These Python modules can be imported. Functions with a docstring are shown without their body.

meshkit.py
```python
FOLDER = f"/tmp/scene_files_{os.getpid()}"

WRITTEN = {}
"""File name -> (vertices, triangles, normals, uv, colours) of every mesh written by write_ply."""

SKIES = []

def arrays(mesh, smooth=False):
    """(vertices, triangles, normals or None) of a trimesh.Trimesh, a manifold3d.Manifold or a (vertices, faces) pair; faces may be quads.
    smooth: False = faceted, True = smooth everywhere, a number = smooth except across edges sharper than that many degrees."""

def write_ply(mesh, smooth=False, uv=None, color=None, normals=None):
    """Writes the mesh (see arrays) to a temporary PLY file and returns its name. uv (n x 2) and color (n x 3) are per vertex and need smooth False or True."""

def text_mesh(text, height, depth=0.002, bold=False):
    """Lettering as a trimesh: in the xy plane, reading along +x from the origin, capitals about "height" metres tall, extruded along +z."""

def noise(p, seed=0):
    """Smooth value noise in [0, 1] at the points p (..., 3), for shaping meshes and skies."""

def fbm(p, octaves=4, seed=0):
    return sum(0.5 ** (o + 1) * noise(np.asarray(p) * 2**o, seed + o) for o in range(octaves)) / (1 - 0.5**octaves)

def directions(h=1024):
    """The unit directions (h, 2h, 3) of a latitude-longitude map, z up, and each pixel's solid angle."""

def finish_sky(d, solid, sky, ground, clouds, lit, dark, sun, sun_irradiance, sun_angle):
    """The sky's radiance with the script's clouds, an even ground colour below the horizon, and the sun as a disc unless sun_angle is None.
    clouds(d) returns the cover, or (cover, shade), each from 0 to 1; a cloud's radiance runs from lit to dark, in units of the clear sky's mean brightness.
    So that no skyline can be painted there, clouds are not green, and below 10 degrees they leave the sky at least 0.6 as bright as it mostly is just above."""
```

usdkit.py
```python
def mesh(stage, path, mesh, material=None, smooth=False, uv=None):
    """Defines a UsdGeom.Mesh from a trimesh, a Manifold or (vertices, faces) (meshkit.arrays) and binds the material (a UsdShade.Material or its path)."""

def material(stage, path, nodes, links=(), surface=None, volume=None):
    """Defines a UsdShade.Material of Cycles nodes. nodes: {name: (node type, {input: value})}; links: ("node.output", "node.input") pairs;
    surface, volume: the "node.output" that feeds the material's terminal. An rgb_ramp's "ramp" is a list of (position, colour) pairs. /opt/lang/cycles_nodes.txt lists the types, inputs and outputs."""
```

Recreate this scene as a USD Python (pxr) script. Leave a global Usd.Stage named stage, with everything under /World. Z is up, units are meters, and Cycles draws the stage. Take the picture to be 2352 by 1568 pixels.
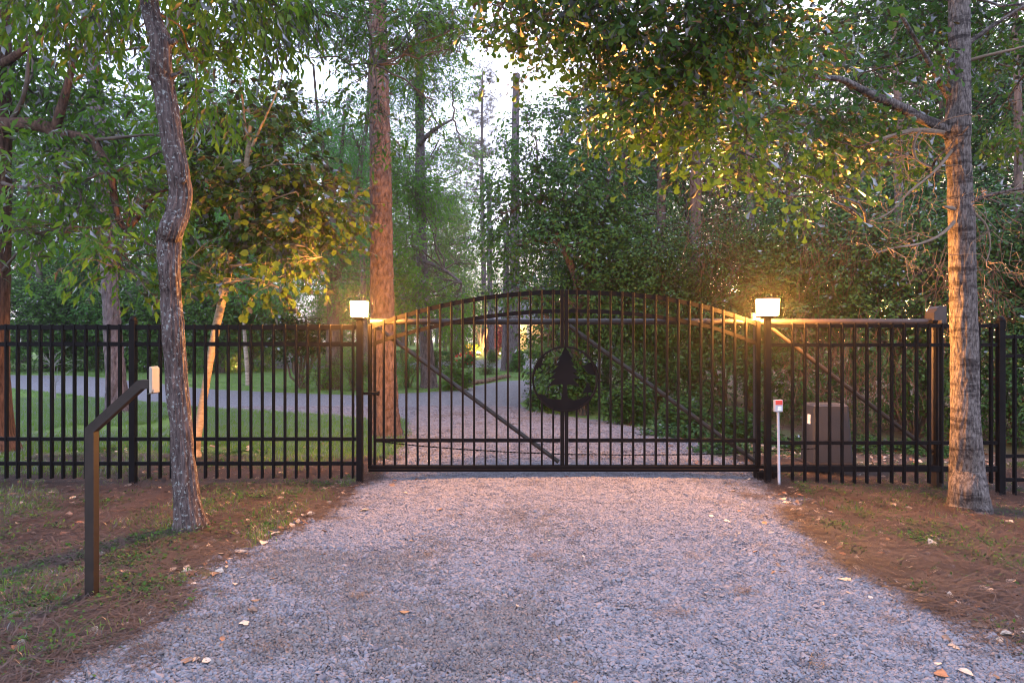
import math, numpy as np, trimesh, shapely, usdkit, meshkit
from shapely.geometry import Polygon, LineString
from scipy.spatial import Delaunay, cKDTree
from pxr import Usd, UsdGeom, UsdLux, UsdShade, Gf, Sdf, Vt

stage = Usd.Stage.CreateInMemory()
UsdGeom.SetStageUpAxis(stage, 'Z')
UsdGeom.SetStageMetersPerUnit(stage, 1.0)
stage.SetDefaultPrim(UsdGeom.Xform.Define(stage, '/World').GetPrim())
UsdGeom.Scope.Define(stage, '/World/Looks')

# ------------------------------------------------------------------ camera, sky, sun, exposure
EYE, F, CU, CV = 1.47, 1552.0, 1176.0, 784.0          # eye height, focal length and picture centre (picture 2352 wide)
cam = UsdGeom.Camera.Define(stage, '/World/camera')
cam.CreateHorizontalApertureAttr(36.0)
cam.CreateFocalLengthAttr(36.0 * F / 2352.0)
cam.CreateExposureAttr(2.5)
xf = UsdGeom.Xformable(cam)
xf.AddTranslateOp().Set(Gf.Vec3d(0, 0, EYE)); xf.AddRotateXOp().Set(90.0)

SUN_EL, SUN_AZ = math.radians(5.0), math.radians(28.0)
sky = UsdLux.DomeLight.Define(stage, '/World/sky')
SKYM = usdkit.material(stage, '/World/Looks/sky', {
    's': ('sky_texture', dict(sky_type='single_scattering', sun_disc=False, sun_elevation=SUN_EL, sun_rotation=SUN_AZ, altitude=60.0, air_density=1.0, aerosol_density=2.0, ozone_density=1.0)),
    'tc': ('texture_coordinate', {}),
    'mp': ('mapping', dict(scale=(1.0, 1.0, 2.2))),
    'n': ('noise_texture', dict(scale=1.6, detail=5.0, roughness=0.55)),
    'r': ('rgb_ramp', {'ramp': [(0.30, (0.25, 0.25, 0.25)), (0.62, (0.75, 0.75, 0.75))]}),
    'c': ('mix_color', dict(b=(3.3, 3.6, 5.2), use_clamp=False)),
    'b': ('background_shader', dict(strength=0.15))},
    [('tc.generated', 'mp.vector'), ('mp.vector', 'n.vector'), ('n.fac', 'r.fac'), ('r.color', 'c.fac'), ('s.color', 'c.a'), ('c.result', 'b.color')], surface='b.background')
UsdShade.MaterialBindingAPI.Apply(sky.GetPrim()).Bind(SKYM)
sky.GetPrim().SetCustomDataByKey('kind', 'structure')
sun = UsdLux.DistantLight.Define(stage, '/World/sun')
sun.CreateIntensityAttr(0.12); sun.CreateAngleAttr(14.0); sun.CreateNormalizeAttr(True); sun.CreateColorAttr(Gf.Vec3f(1.0, 0.86, 0.72))
sx = UsdGeom.Xformable(sun)
sx.AddRotateZOp().Set(-math.degrees(SUN_AZ)); sx.AddRotateXOp().Set(-90.0 + math.degrees(SUN_EL))
HAZE = 0.0005
LAMP = 620.0                                              # strength of the two gate lanterns

# ------------------------------------------------------------------ helpers
NUM, BASE = {}, {}
def numbered(path):
    k = NUM.get(path, 0); NUM[path] = k + 1
    return path if k == 0 else '%s_%03d' % (path, k)
def tag(prim, **kw):
    for k, v in kw.items():
        if v: prim.SetCustomDataByKey(k, v)
def thing(name, label, cat, loc=(0, 0, 0), rot=0.0, scale=1.0, group=None):
    p = numbered('/World/' + name)
    x = UsdGeom.Xform.Define(stage, p)
    x.AddTranslateOp().Set(Gf.Vec3d(*map(float, loc))); x.AddRotateZOp().Set(float(rot))
    s = (scale,) * 3 if np.ndim(scale) == 0 else scale
    x.AddScaleOp().Set(Gf.Vec3f(*map(float, s)))
    tag(x.GetPrim(), label=label, category=cat, group=group)
    BASE[p] = np.array(loc, float)
    return p
def copy(src, name, label, cat, loc, rot=0.0, scale=1.0, group=None):
    p = thing(name, label, cat, loc, rot, scale, group)
    pr = stage.GetPrimAtPath(p)
    pr.GetReferences().AddInternalReference(src); pr.SetInstanceable(True)
    return p
def vf(m):
    v, f, _ = meshkit.arrays(m)
    return v, f
def part(parent, name, m, mat, smooth=False, label=None, kind=None):
    p = numbered(parent + '/' + name)
    b = BASE[parent]
    if isinstance(m, (tuple, list)):
        m = (np.asarray(m[0], float) - b, m[1])
    else:
        v, f = vf(m); m = (v - b, f)
    usdkit.mesh(stage, p, m, mat, smooth)
    BASE[p] = b
    tag(stage.GetPrimAtPath(p), label=label, kind=kind)
    return p
def single(name, label, cat, m, mat, smooth=False, group=None, kind=None):
    p = numbered('/World/' + name)
    usdkit.mesh(stage, p, m, mat, smooth)
    tag(stage.GetPrimAtPath(p), label=label, category=cat, group=group, kind=kind)
    return p
def at(u, v, y): return np.array([(u - CU) / F * y, y, EYE - (v - CV) / F * y])
def join(ms):
    V, Fc, n = [], [], 0
    for m in ms:
        v, f = (np.asarray(m[0], float), np.asarray(m[1], int)) if isinstance(m, (tuple, list)) else vf(m)
        if f.shape[1] == 4: f = np.vstack([f[:, [0, 1, 2]], f[:, [0, 2, 3]]])
        V.append(v); Fc.append(f + n); n += len(v)
    return np.vstack(V), np.vstack(Fc)
def box(x0, x1, y0, y1, z0, z1, c=0.003):
    """A box with chamfered edges."""
    c = min(c, (x1 - x0) / 3, (y1 - y0) / 3, (z1 - z0) / 3)
    P = []
    for sx_ in (0, 1):
        for sy in (0, 1):
            for sz in (0, 1):
                o = np.array([(x0, x1)[sx_], (y0, y1)[sy], (z0, z1)[sz]]); d = np.array([1 - 2 * sx_, 1 - 2 * sy, 1 - 2 * sz]) * c
                for k in range(3):
                    q = o + d; q[k] = o[k]; P.append(q)
    return trimesh.convex.convex_hull(np.array(P))
def plainbox(x0, x1, y0, y1, z0, z1):
    v = np.array([[x, y, z] for x in (x0, x1) for y in (y0, y1) for z in (z0, z1)])
    f = np.array([[0, 1, 3, 2], [4, 6, 7, 5], [0, 4, 5, 1], [2, 3, 7, 6], [0, 2, 6, 4], [1, 5, 7, 3]])
    return v, f
def unit(a): return a / np.maximum(np.linalg.norm(a, axis=-1, keepdims=True), 1e-9)
def tube(P, R, sides=8, disp=None, cap=True):
    """Lofted tube through P with radii R; disp(theta, s, pos) adds to the radius."""
    P = np.asarray(P, float); R = np.broadcast_to(np.asarray(R, float), (len(P),))
    T = unit(np.gradient(P, axis=0))
    a = np.cross(T[0], [0, 1.0, 0.13]); a = a / np.linalg.norm(a)
    A = []
    for t in T:
        a = a - t * (a @ t); a = a / np.linalg.norm(a); A.append(a)
    A = np.array(A); B = np.cross(T, A)
    th = np.arange(sides) * 2 * np.pi / sides
    S = np.concatenate([[0], np.cumsum(np.linalg.norm(np.diff(P, axis=0), axis=1))])
    rad = np.repeat(R[:, None], sides, 1)
    N = np.cos(th)[None, :, None] * A[:, None] + np.sin(th)[None, :, None] * B[:, None]
    if disp is not None:
        rad = rad + disp(np.repeat(th[None], len(P), 0), np.repeat(S[:, None], sides, 1), P[:, None] + rad[..., None] * N, R)
    V = (P[:, None] + rad[..., None] * N).reshape(-1, 3)
    i, j = np.meshgrid(np.arange(len(P) - 1), np.arange(sides), indexing='ij')
    q = np.stack([i * sides + j, i * sides + (j + 1) % sides, (i + 1) * sides + (j + 1) % sides, (i + 1) * sides + j], -1).reshape(-1, 4)
    f = np.vstack([q[:, [0, 1, 2]], q[:, [0, 2, 3]]])
    if cap:
        n = len(V); V = np.vstack([V, P[0], P[-1]])
        k = np.arange(sides); k2 = (k + 1) % sides; o = (len(P) - 1) * sides
        f = np.vstack([f, np.stack([k2, k, np.full(sides, n)], 1), np.stack([o + k, o + k2, np.full(sides, n + 1)], 1)])
    return V, f
def resample(P, step):
    """Smooth (Catmull-Rom like) resampling of the rows of P by arc length of the first three columns."""
    from scipy.interpolate import PchipInterpolator
    P = np.asarray(P, float)
    s = np.concatenate([[0], np.cumsum(np.linalg.norm(np.diff(P[:, :3], axis=0), axis=1))])
    n = max(3, int(s[-1] / step) + 1)
    return PchipInterpolator(s, P, axis=0)(np.linspace(0, s[-1], n))
def rod(a, b, r, sides=10): return tube([a, b], [r, r], sides)
def fbm3(p, seed=0, o=3): return meshkit.fbm(p, o, seed)
def ss(a, b, x):
    t = np.clip((np.asarray(x, float) - a) / (b - a), 0, 1); return t * t * (3 - 2 * t)
def instancer(name, label, kind, protos, pos, rot_zxz, scale, idx, group=None):
    """A PointInstancer whose prototypes are its children. protos: [(name, mesh, material, smooth)]."""
    p = numbered('/World/' + name)
    pi = UsdGeom.PointInstancer.Define(stage, p)
    paths = []
    for k, (nm, m, mat, sm) in enumerate(protos):
        q = numbered(p + '/' + nm); usdkit.mesh(stage, q, m, mat, sm); paths.append(q)
    pi.CreatePrototypesRel().SetTargets([Sdf.Path(q) for q in paths])
    from scipy.spatial.transform import Rotation as Ro
    q = Ro.from_euler('xyz', rot_zxz).as_quat()
    pi.CreatePositionsAttr(Vt.Vec3fArray.FromNumpy(np.asarray(pos, np.float32)))
    pi.CreateOrientationsAttr(Vt.QuathArray([Gf.Quath(float(a[3]), float(a[0]), float(a[1]), float(a[2])) for a in q]))
    sc = np.asarray(scale, np.float32)
    if sc.ndim == 1: sc = np.repeat(sc[:, None], 3, 1)
    pi.CreateScalesAttr(Vt.Vec3fArray.FromNumpy(np.ascontiguousarray(sc)))
    pi.CreateProtoIndicesAttr(Vt.IntArray.FromNumpy(np.asarray(idx, np.int32)))
    tag(pi.GetPrim(), label=label, kind=kind, group=group)
    return p

# ------------------------------------------------------------------ materials
def mat(name, nodes, links, surface): return usdkit.material(stage, '/World/Looks/' + name, nodes, links, surface=surface)
def leafmat(name, cols, rough=0.42, trans=0.35, tcol=None, spec=0.5):
    n = len(cols)
    ramp = [(i / (n - 1), c) for i, c in enumerate(cols)]
    tramp = [(p, tuple(min(1, x * k) for x, k in zip(c, (1.5, 1.35, 0.7)))) for p, c in ramp]
    return mat(name, {
        'g': ('geometry', {}), 'n': ('noise_texture', dict(scale=0.9, detail=1.0)),
        'm': ('math', dict(math_type='multiply_add', value2=0.62, value3=-0.14)),
        'a': ('math', dict(math_type='multiply_add', value2=0.7, value3=-0.14)),
        'r': ('rgb_ramp', {'ramp': ramp}), 't': ('rgb_ramp', {'ramp': tramp}),
        'd': ('diffuse_bsdf', {}), 'tr': ('translucent_bsdf', {}), 'x': ('mix_closure', dict(fac=trans)),
        'gl': ('glossy_bsdf', dict(color=(spec * .4,) * 3, roughness=rough)), 'fr': ('fresnel', dict(IOR=1.4)), 'y': ('mix_closure', {})},
        [('g.random_per_island', 'm.value1'), ('g.position', 'n.vector'), ('n.fac', 'a.value1'), ('a.value', 'm.value3'), ('m.value', 'r.fac'), ('m.value', 't.fac'),
         ('r.color', 'd.color'), ('t.color', 'tr.color'), ('d.BSDF', 'x.closure1'), ('tr.BSDF', 'x.closure2'), ('fr.fac', 'y.fac'), ('x.closure', 'y.closure1'), ('gl.BSDF', 'y.closure2')], 'y.closure')
def barkmat(name, dark, light, lichen=None, sz=(9, 9, 2.2), lich_scale=14, lich_at=0.62, bumpd=0.02):
    nodes = {
        'g': ('geometry', {}), 'mp': ('mapping', dict(scale=sz)),
        'n': ('noise_texture', dict(scale=2.0, detail=6.0, roughness=0.65)),
        'r': ('rgb_ramp', {'ramp': [(0.32, dark), (0.68, light)]}),
        'n2': ('noise_texture', dict(scale=lich_scale, detail=3.0, roughness=0.6)),
        'r2': ('rgb_ramp', {'ramp': [(lich_at, (0, 0, 0)), (lich_at + 0.05, (1, 1, 1))]}),
        'mx': ('mix_color', dict(b=lichen or light)),
        'bp': ('bump', dict(strength=0.8, distance=bumpd)),
        'p': ('principled_bsdf', dict(roughness=0.9, specular_ior_level=0.15))}
    links = [('g.position', 'mp.vector'), ('mp.vector', 'n.vector'), ('n.fac', 'r.fac'), ('g.position', 'n2.vector'), ('n2.fac', 'r2.fac'),
             ('r.color', 'mx.a'), ('mx.result', 'p.base_color'), ('n.fac', 'bp.height'), ('bp.normal', 'p.normal')]
    if lichen: links.append(('r2.color', 'mx.fac'))
    else: nodes['mx'][1]['fac'] = 0.0
    return mat(name, nodes, links, 'p.BSDF')
def plain(name, col, rough=0.5, metallic=0.0, var=0.0, spec=0.5, scale=30.0):
    if not var:
        return mat(name, {'p': ('principled_bsdf', dict(base_color=col, roughness=rough, metallic=metallic, specular_ior_level=spec))}, [], 'p.BSDF')
    lo, hi = tuple(c * (1 - var) for c in col), tuple(min(1, c * (1 + var)) for c in col)
    return mat(name, {'g': ('geometry', {}), 'n': ('noise_texture', dict(scale=scale, detail=4.0)), 'r': ('rgb_ramp', {'ramp': [(0.3, lo), (0.7, hi)]}),
                      'p': ('principled_bsdf', dict(roughness=rough, metallic=metallic, specular_ior_level=spec))},
               [('g.position', 'n.vector'), ('n.fac', 'r.fac'), ('r.color', 'p.base_color')], 'p.BSDF')
def emit(name, col, s): return mat(name, {'e': ('emission', dict(color=col, strength=s))}, [], 'e.emission')

M_LEFT = leafmat('leaf_left', [(.045, .11, .016), (.085, .185, .026), (.13, .245, .036), (.17, .26, .04)], 0.38, .5)
M_RED = leafmat('leaf_olive', [(.04, .078, .014), (.07, .115, .02), (.11, .135, .025), (.18, .145, .02)], 0.45, .42)
M_CYP = leafmat('leaf_feathery', [(.05, .16, .045), (.09, .25, .065), (.14, .31, .08)], 0.5, 0.5)
M_CYP2 = leafmat('leaf_spring', [(.06, .16, .025), (.11, .25, .04), (.16, .30, .06)], 0.5, 0.5)
M_OAK = leafmat('leaf_oak', [(.032, .08, .022), (.06, .135, .028), (.09, .17, .03), (.15, .20, .03)], 0.36, .45)
M_THK = leafmat('leaf_thicket', [(.04, .10, .034), (.07, .16, .052), (.115, .215, .075)], 0.26, 0.35, spec=0.8)
M_LFY = leafmat('leaf_overhang', [(.042, .105, .03), (.075, .16, .045), (.115, .21, .06)], 0.33, 0.48)
M_FAR = leafmat('leaf_far', [(.075, .165, .045), (.12, .24, .065), (.18, .31, .09)], 0.5, 0.5)
M_PIN = leafmat('pine_needles', [(.045, .085, .055), (.07, .115, .07), (.10, .14, .085)], 0.6, 0.3)
M_PINB = leafmat('pine_brown', [(.07, .05, .035), (.10, .075, .05), (.07, .10, .05)], 0.6, 0.3)
M_HOLLY = leafmat('leaf_holly', [(.016, .045, .015), (.03, .07, .022), (.05, .10, .03)], 0.3, 0.15)
M_BUSH = leafmat('leaf_bush', [(.06, .155, .03), (.11, .24, .05), (.16, .30, .075)], 0.4)
M_HEDGE = leafmat('leaf_hedge', [(.02, .07, .014), (.04, .12, .022), (.07, .16, .03)], 0.45)
M_PURPLE = leafmat('leaf_purple', [(.10, .02, .055), (.17, .035, .09), (.28, .08, .11)], 0.45)
M_YEL = leafmat('petal_yellow', [(.30, .26, .02), (.5, .42, .03), (.18, .22, .03)], 0.5)
M_ROSE = leafmat('petal_red', [(.5, .04, .05), (.6, .10, .06), (.65, .2, .15)], 0.5)
M_WEED = leafmat('leaf_weed', [(.035, .095, .018), (.07, .16, .028), (.12, .20, .04)], 0.45)
M_GRASS = leafmat('grass_blade', [(.085, .18, .032), (.13, .25, .048), (.21, .26, .085)], 0.55, 0.35)
M_DEADV = plain('dead_vine', (.085, .042, .022), 0.9, var=0.35, scale=5)
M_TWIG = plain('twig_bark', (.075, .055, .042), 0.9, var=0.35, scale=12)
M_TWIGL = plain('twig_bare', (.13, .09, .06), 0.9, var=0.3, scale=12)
M_BK_L = barkmat('bark_furrowed', (.018, .012, .012), (.135, .10, .092), (.20, .205, .195), (24, 24, 4.6), 38, 0.58, 0.03)
M_BK_EDGE = barkmat('bark_reddish', (.03, .017, .013), (.125, .072, .052), None, (14, 14, 3))
M_BK_PINE = barkmat('bark_pine_grey', (.04, .03, .033), (.16, .13, .13), None, (8, 8, 3.0))
M_BK_FAR = barkmat('bark_far', (.045, .035, .032), (.15, .115, .10), None, (6, 6, 2.0))
M_BK_PALE = barkmat('bark_pale', (.20, .14, .085), (.36, .28, .19), None, (6, 6, 16))
M_BK_LIT = barkmat('bark_smooth_tan', (.30, .20, .12), (.5, .36, .24), None, (4, 4, 2))
M_METAL = plain('black_metal', (.0045, .0037, .0042), 0.5, var=0.3, scale=9, spec=0.07)
M_BRONZE = plain('bronze_metal', (.018, .0115, .008), 0.5, var=0.3, scale=11)
M_STAND = plain('stand_metal', (.013, .0078, .0055), 0.55, var=0.3, scale=11, spec=0.25)
M_RAIL = plain('beam_metal', (.016, .0105, .009), 0.5, var=0.3, scale=8)
M_BEIGE = plain('beige_plastic', (.30, .255, .20), 0.5, var=0.06)
M_DKPL = plain('dark_plastic', (.03, .028, .026), 0.4)
M_BOX = plain('cabinet_plastic', (.022, .0205, .0245), 0.5, var=0.12, scale=7)
M_WHITE = plain('white_paper', (.62, .62, .62), 0.6)
M_PVC = plain('grey_pvc', (.34, .33, .36), 0.45, var=0.06)
M_REDP = plain('red_label', (.55, .03, .015), 0.5)
M_LAMP = emit('lantern_glow', (1.0, 0.40, 0.075), LAMP)
M_SPOT = emit('spot_glow', (1.0, 0.60, 0.22), 420.0)
M_ROCK = plain('boulder', (.20, .18, .17), 0.9, var=0.3, scale=4)
M_LOG = barkmat('rotten_log', (.06, .035, .025), (.20, .13, .09), None, (3, 3, 8))
M_CONE = plain('pine_cone', (.10, .065, .05), 0.9, var=0.4, scale=60)
M_WALL = plain('house_wall', (.42, .32, .24), 0.9, var=0.08, scale=2)
M_ROOF = plain('house_roof', (.11, .10, .115), 0.9, var=0.2, scale=6)
M_CREAM = plain('cream_paint', (.62, .52, .40), 0.7, var=0.05)
M_PANE = mat('window_pane', {'p': ('principled_bsdf', dict(base_color=(.03, .035, .045), roughness=0.08))}, [], 'p.BSDF')
# dry leaves: colour by the single leaf
M_DRY = leafmat('dry_leaf', [(.10, .05, .03), (.20, .12, .07), (.33, .22, .14), (.42, .32, .22)], 0.6, 0.15)
M_STRAW = mat('pine_straw', {'g': ('geometry', {}), 'r': ('rgb_ramp', {'ramp': [(0, (.065, .043, .036)), (.5, (.145, .10, .08)), (1, (.28, .215, .17))]}),
                             'p': ('principled_bsdf', dict(roughness=0.7, specular_ior_level=0.25))}, [('g.random_per_island', 'r.fac'), ('r.color', 'p.base_color')], 'p.BSDF')
def stonemat(name, a, b, c):
    return mat(name, {'g': ('geometry', {}), 'n': ('noise_texture', dict(scale=60.0, detail=3.0)),
        'n2': ('noise_texture', dict(scale=16.0, detail=1.0)),
        'md': ('math', dict(math_type='multiply_add', value2=0.5, value3=0.0)), 'md2': ('math', dict(math_type='multiply_add', value2=0.8, value3=-0.15)),
        'r': ('rgb_ramp', {'ramp': [(0, a), (.5, b), (1, c)]}),
        'ml': ('mix_color', dict(blend_type='multiply', fac=0.45)),
        'p': ('principled_bsdf', dict(roughness=0.85, specular_ior_level=0.25))},
        [('g.position', 'n.vector'), ('g.position', 'n2.vector'), ('g.random_per_island', 'md.value1'), ('n2.fac', 'md2.value1'), ('md2.value', 'md.value3'), ('md.value', 'r.fac'),
         ('r.color', 'ml.a'), ('n.color', 'ml.b'), ('r.color', 'p.base_color')], 'p.BSDF')
M_ST1 = stonemat('stone_grey', (.13, .123, .136), (.215, .203, .222), (.29, .277, .297))
M_ST2 = stonemat('stone_warm', (.12, .10, .097), (.19, .168, .164), (.255, .23, .228))
M_STD = stonemat('stone_dark', (.08, .076, .09), (.14, .135, .155), (.20, .19, .21))

# ------------------------------------------------------------------ terrain
def H(x, y):
    x, y = np.asarray(x, float), np.asarray(y, float)
    z = 0.013 * np.clip(y - 25, 0, 90)
    z = z - 0.16 * ss(2.4, 5.2, x) * (1 - ss(9, 14, y))
    return z
def gp(u, v):
    """The point of the terrain seen at (u, v) of the 2352-wide picture."""
    y = 5.0
    for _ in range(60):
        x = (u - CU) / F * y
        y = 0.5 * y + 0.5 * (EYE - float(H(x, y))) * F / (v - CV)
    return np.array([(u - CU) / F * y, y])
dr_edge = [(60, 1600), (100, 1560), (250, 1478), (400, 1402), (450, 1352), (560, 1280), (650, 1238), (740, 1178), (800, 1132), (850, 1100), (915, 1045), (945, 1000), (930, 962), (860, 968),
           (760, 955), (640, 948), (480, 938), (330, 925), (160, 905), (0, 888), (-300, 872), (-300, 852), (0, 860), (180, 862), (330, 876), (480, 893), (640, 901), (820, 907), (960, 902), (1060, 893), (1110, 882),
           (1150, 875), (1215, 872), (1320, 872), (1330, 900), (1200, 925), (1215, 945), (1330, 962), (1500, 990), (1650, 1040), (1730, 1075), (1775, 1112), (1790, 1150), (1850, 1215), (1950, 1300), (2100, 1380), (2200, 1430), (2352, 1512), (2700, 1660)]
pts = [gp(u, v) for u, v in dr_edge]
pts = [np.array([-3.4, 1.0])] + pts + [np.array([4.5, 1.0])]
rg = np.random.default_rng(3)
DRIVE = Polygon(pts).buffer(0.12).buffer(-0.12)
DRIVE2 = Polygon([gp(u, v) for u, v in [(540, 842), (640, 846), (760, 847), (900, 846), (1080, 843), (1160, 845), (1300, 850), (1420, 850), (1400, 822), (1250, 822), (1110, 826), (1060, 829), (900, 833), (740, 834), (735, 812), (640, 806), (560, 806)]])
def inside(poly, x, y): return shapely.contains_xy(poly, x, y)
def edge_dist(poly, x, y):
    d = shapely.distance(shapely.points(x, y), poly.exterior)
    return np.where(inside(poly, x, y), d, -d)
def bumps(x, y):
    p = np.stack([x, y, np.zeros_like(x)], -1)
    return (fbm3(p * 0.9, 5) - 0.5) * 0.07 + (fbm3(p * 4.5, 9) - 0.5) * 0.035
def dbump(x, y):
    p = np.stack([x, y, np.zeros_like(x)], -1)
    return (fbm3(p * 0.7, 15) - 0.5) * 0.035 + (fbm3(p * 7, 19) - 0.5) * 0.012
def ground_z(x, y):
    x, y = np.asarray(x, float), np.asarray(y, float)
    near = (np.abs(x) < 40) & (y > 0) & (y < 90)
    d = np.full(x.shape, -5.0)
    d[near] = np.maximum(edge_dist(DRIVE, x[near], y[near]), edge_dist(DRIVE2, x[near], y[near]))
    w = ss(0.35, -0.05, d) if False else 1 - ss(-0.35, 0.0, d)
    z = H(x, y) + bumps(x, y) * w + dbump(x, y) * (1 - w)
    return z - 0.05 * ss(0.06, 0.22, d)
def drive_z(x, y, poly):
    d = edge_dist(poly, x, y)
    return H(x, y) + dbump(x, y) + 0.012 * ss(0.0, 0.2, d) - 0.008 + 0.02 * ss(0.1, 1.2, d)
def axis(lo, hi, a, b, step, g):
    mid = np.arange(a, b, step); up, s = [], step
    x = b
    while x < hi: up.append(x); s *= g; x += s
    dn, s, x = [], step, a - step
    while x > lo: dn.append(x); s *= g; x -= s
    return np.array(dn[::-1] + list(mid) + up + [hi])
gx, gy = axis(-220, 220, -6.5, 7.0, 0.075, 1.09), axis(-60, 320, 1.6, 9.0, 0.065, 1.06)
X, Y = np.meshgrid(gx, gy, indexing='ij')
Z = ground_z(X.ravel(), Y.ravel())
i, j = np.meshgrid(np.arange(len(gx) - 1), np.arange(len(gy) - 1), indexing='ij')
q = np.stack([i * len(gy) + j, (i + 1) * len(gy) + j, (i + 1) * len(gy) + j + 1, i * len(gy) + j + 1], -1).reshape(-1, 4)
# ground material: earth with straw by the gate, lawn behind the fence
M_GROUND = mat('ground', {
    'g': ('geometry', {}), 'sp': ('separate_xyz', {}),
    'nl': ('noise_texture', dict(scale=0.55, detail=4.0, roughness=0.6)), 'nf': ('noise_texture', dict(scale=70.0, detail=5.0, roughness=0.7)), 'nm': ('noise_texture', dict(scale=7.0, detail=5.0, roughness=0.65)),
    'earth': ('rgb_ramp', {'ramp': [(.25, (.06, .043, .037)), (.5, (.135, .096, .08)), (.75, (.23, .18, .15))]}),
    'lawn': ('rgb_ramp', {'ramp': [(.28, (.10, .12, .042)), (.5, (.12, .20, .045)), (.75, (.18, .25, .07))]}),
    'pm': ('rgb_ramp', {'ramp': [(.50, (0, 0, 0)), (.60, (.7, .7, .7))]}),
    'ly': ('map_range', dict(from_min=7.6, from_max=9.2, to_min=0.0, to_max=1.0, clamp=True)),
    'lx': ('map_range', dict(from_min=2.5, from_max=4.5, to_min=1.0, to_max=0.0, clamp=True)),
    'lm': ('math', dict(math_type='multiply')), 'lmn': ('math', dict(math_type='multiply_add', value2=1.6, value3=-0.8)), 'lms': ('math', dict(math_type='add', use_clamp=True)),
    'lmm': ('math', dict(math_type='multiply', use_clamp=True)),
    'mx': ('math', dict(math_type='maximum')), 'pmd': ('math', dict(math_type='multiply', value2=0.55)),
    'c': ('mix_color', {}), 'fd': ('math', dict(math_type='multiply_add', value2=0.5, value3=0.25)),
    'ef': ('mix_float', dict(fac=0.5)), 'bp': ('bump', dict(strength=0.9, distance=0.03)),
    'p': ('principled_bsdf', dict(roughness=0.95, specular_ior_level=0.15))},
    [('g.position', 'sp.vector'), ('g.position', 'nl.vector'), ('g.position', 'nf.vector'), ('g.position', 'nm.vector'),
     ('nf.fac', 'ef.a'), ('nm.fac', 'ef.b'), ('ef.result', 'earth.fac'), ('ef.result', 'lawn.fac'),
     ('sp.y', 'ly.value'), ('sp.x', 'lx.value'), ('ly.result', 'lm.value1'), ('lx.result', 'lm.value2'),
     ('nl.fac', 'lmn.value1'), ('lm.value', 'lms.value1'), ('lmn.value', 'lms.value2'), ('lms.value', 'lmm.value1'), ('lm.value', 'lmm.value2'),
     ('nl.fac', 'pm.fac'), ('pm.color', 'pmd.value1'), ('pmd.value', 'mx.value1'), ('lmm.value', 'mx.value2'),
     ('earth.color', 'c.a'), ('lawn.color', 'c.b'), ('mx.value', 'c.fac'), ('c.result', 'p.base_color'), ('nf.fac', 'bp.height'), ('bp.normal', 'p.normal')], 'p.BSDF')
single('ground', 'reddish earth with pine straw, turning to lawn behind the fence', 'ground', (np.stack([X.ravel(), Y.ravel(), Z], 1), q), M_GROUND, True, kind='structure')
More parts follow.
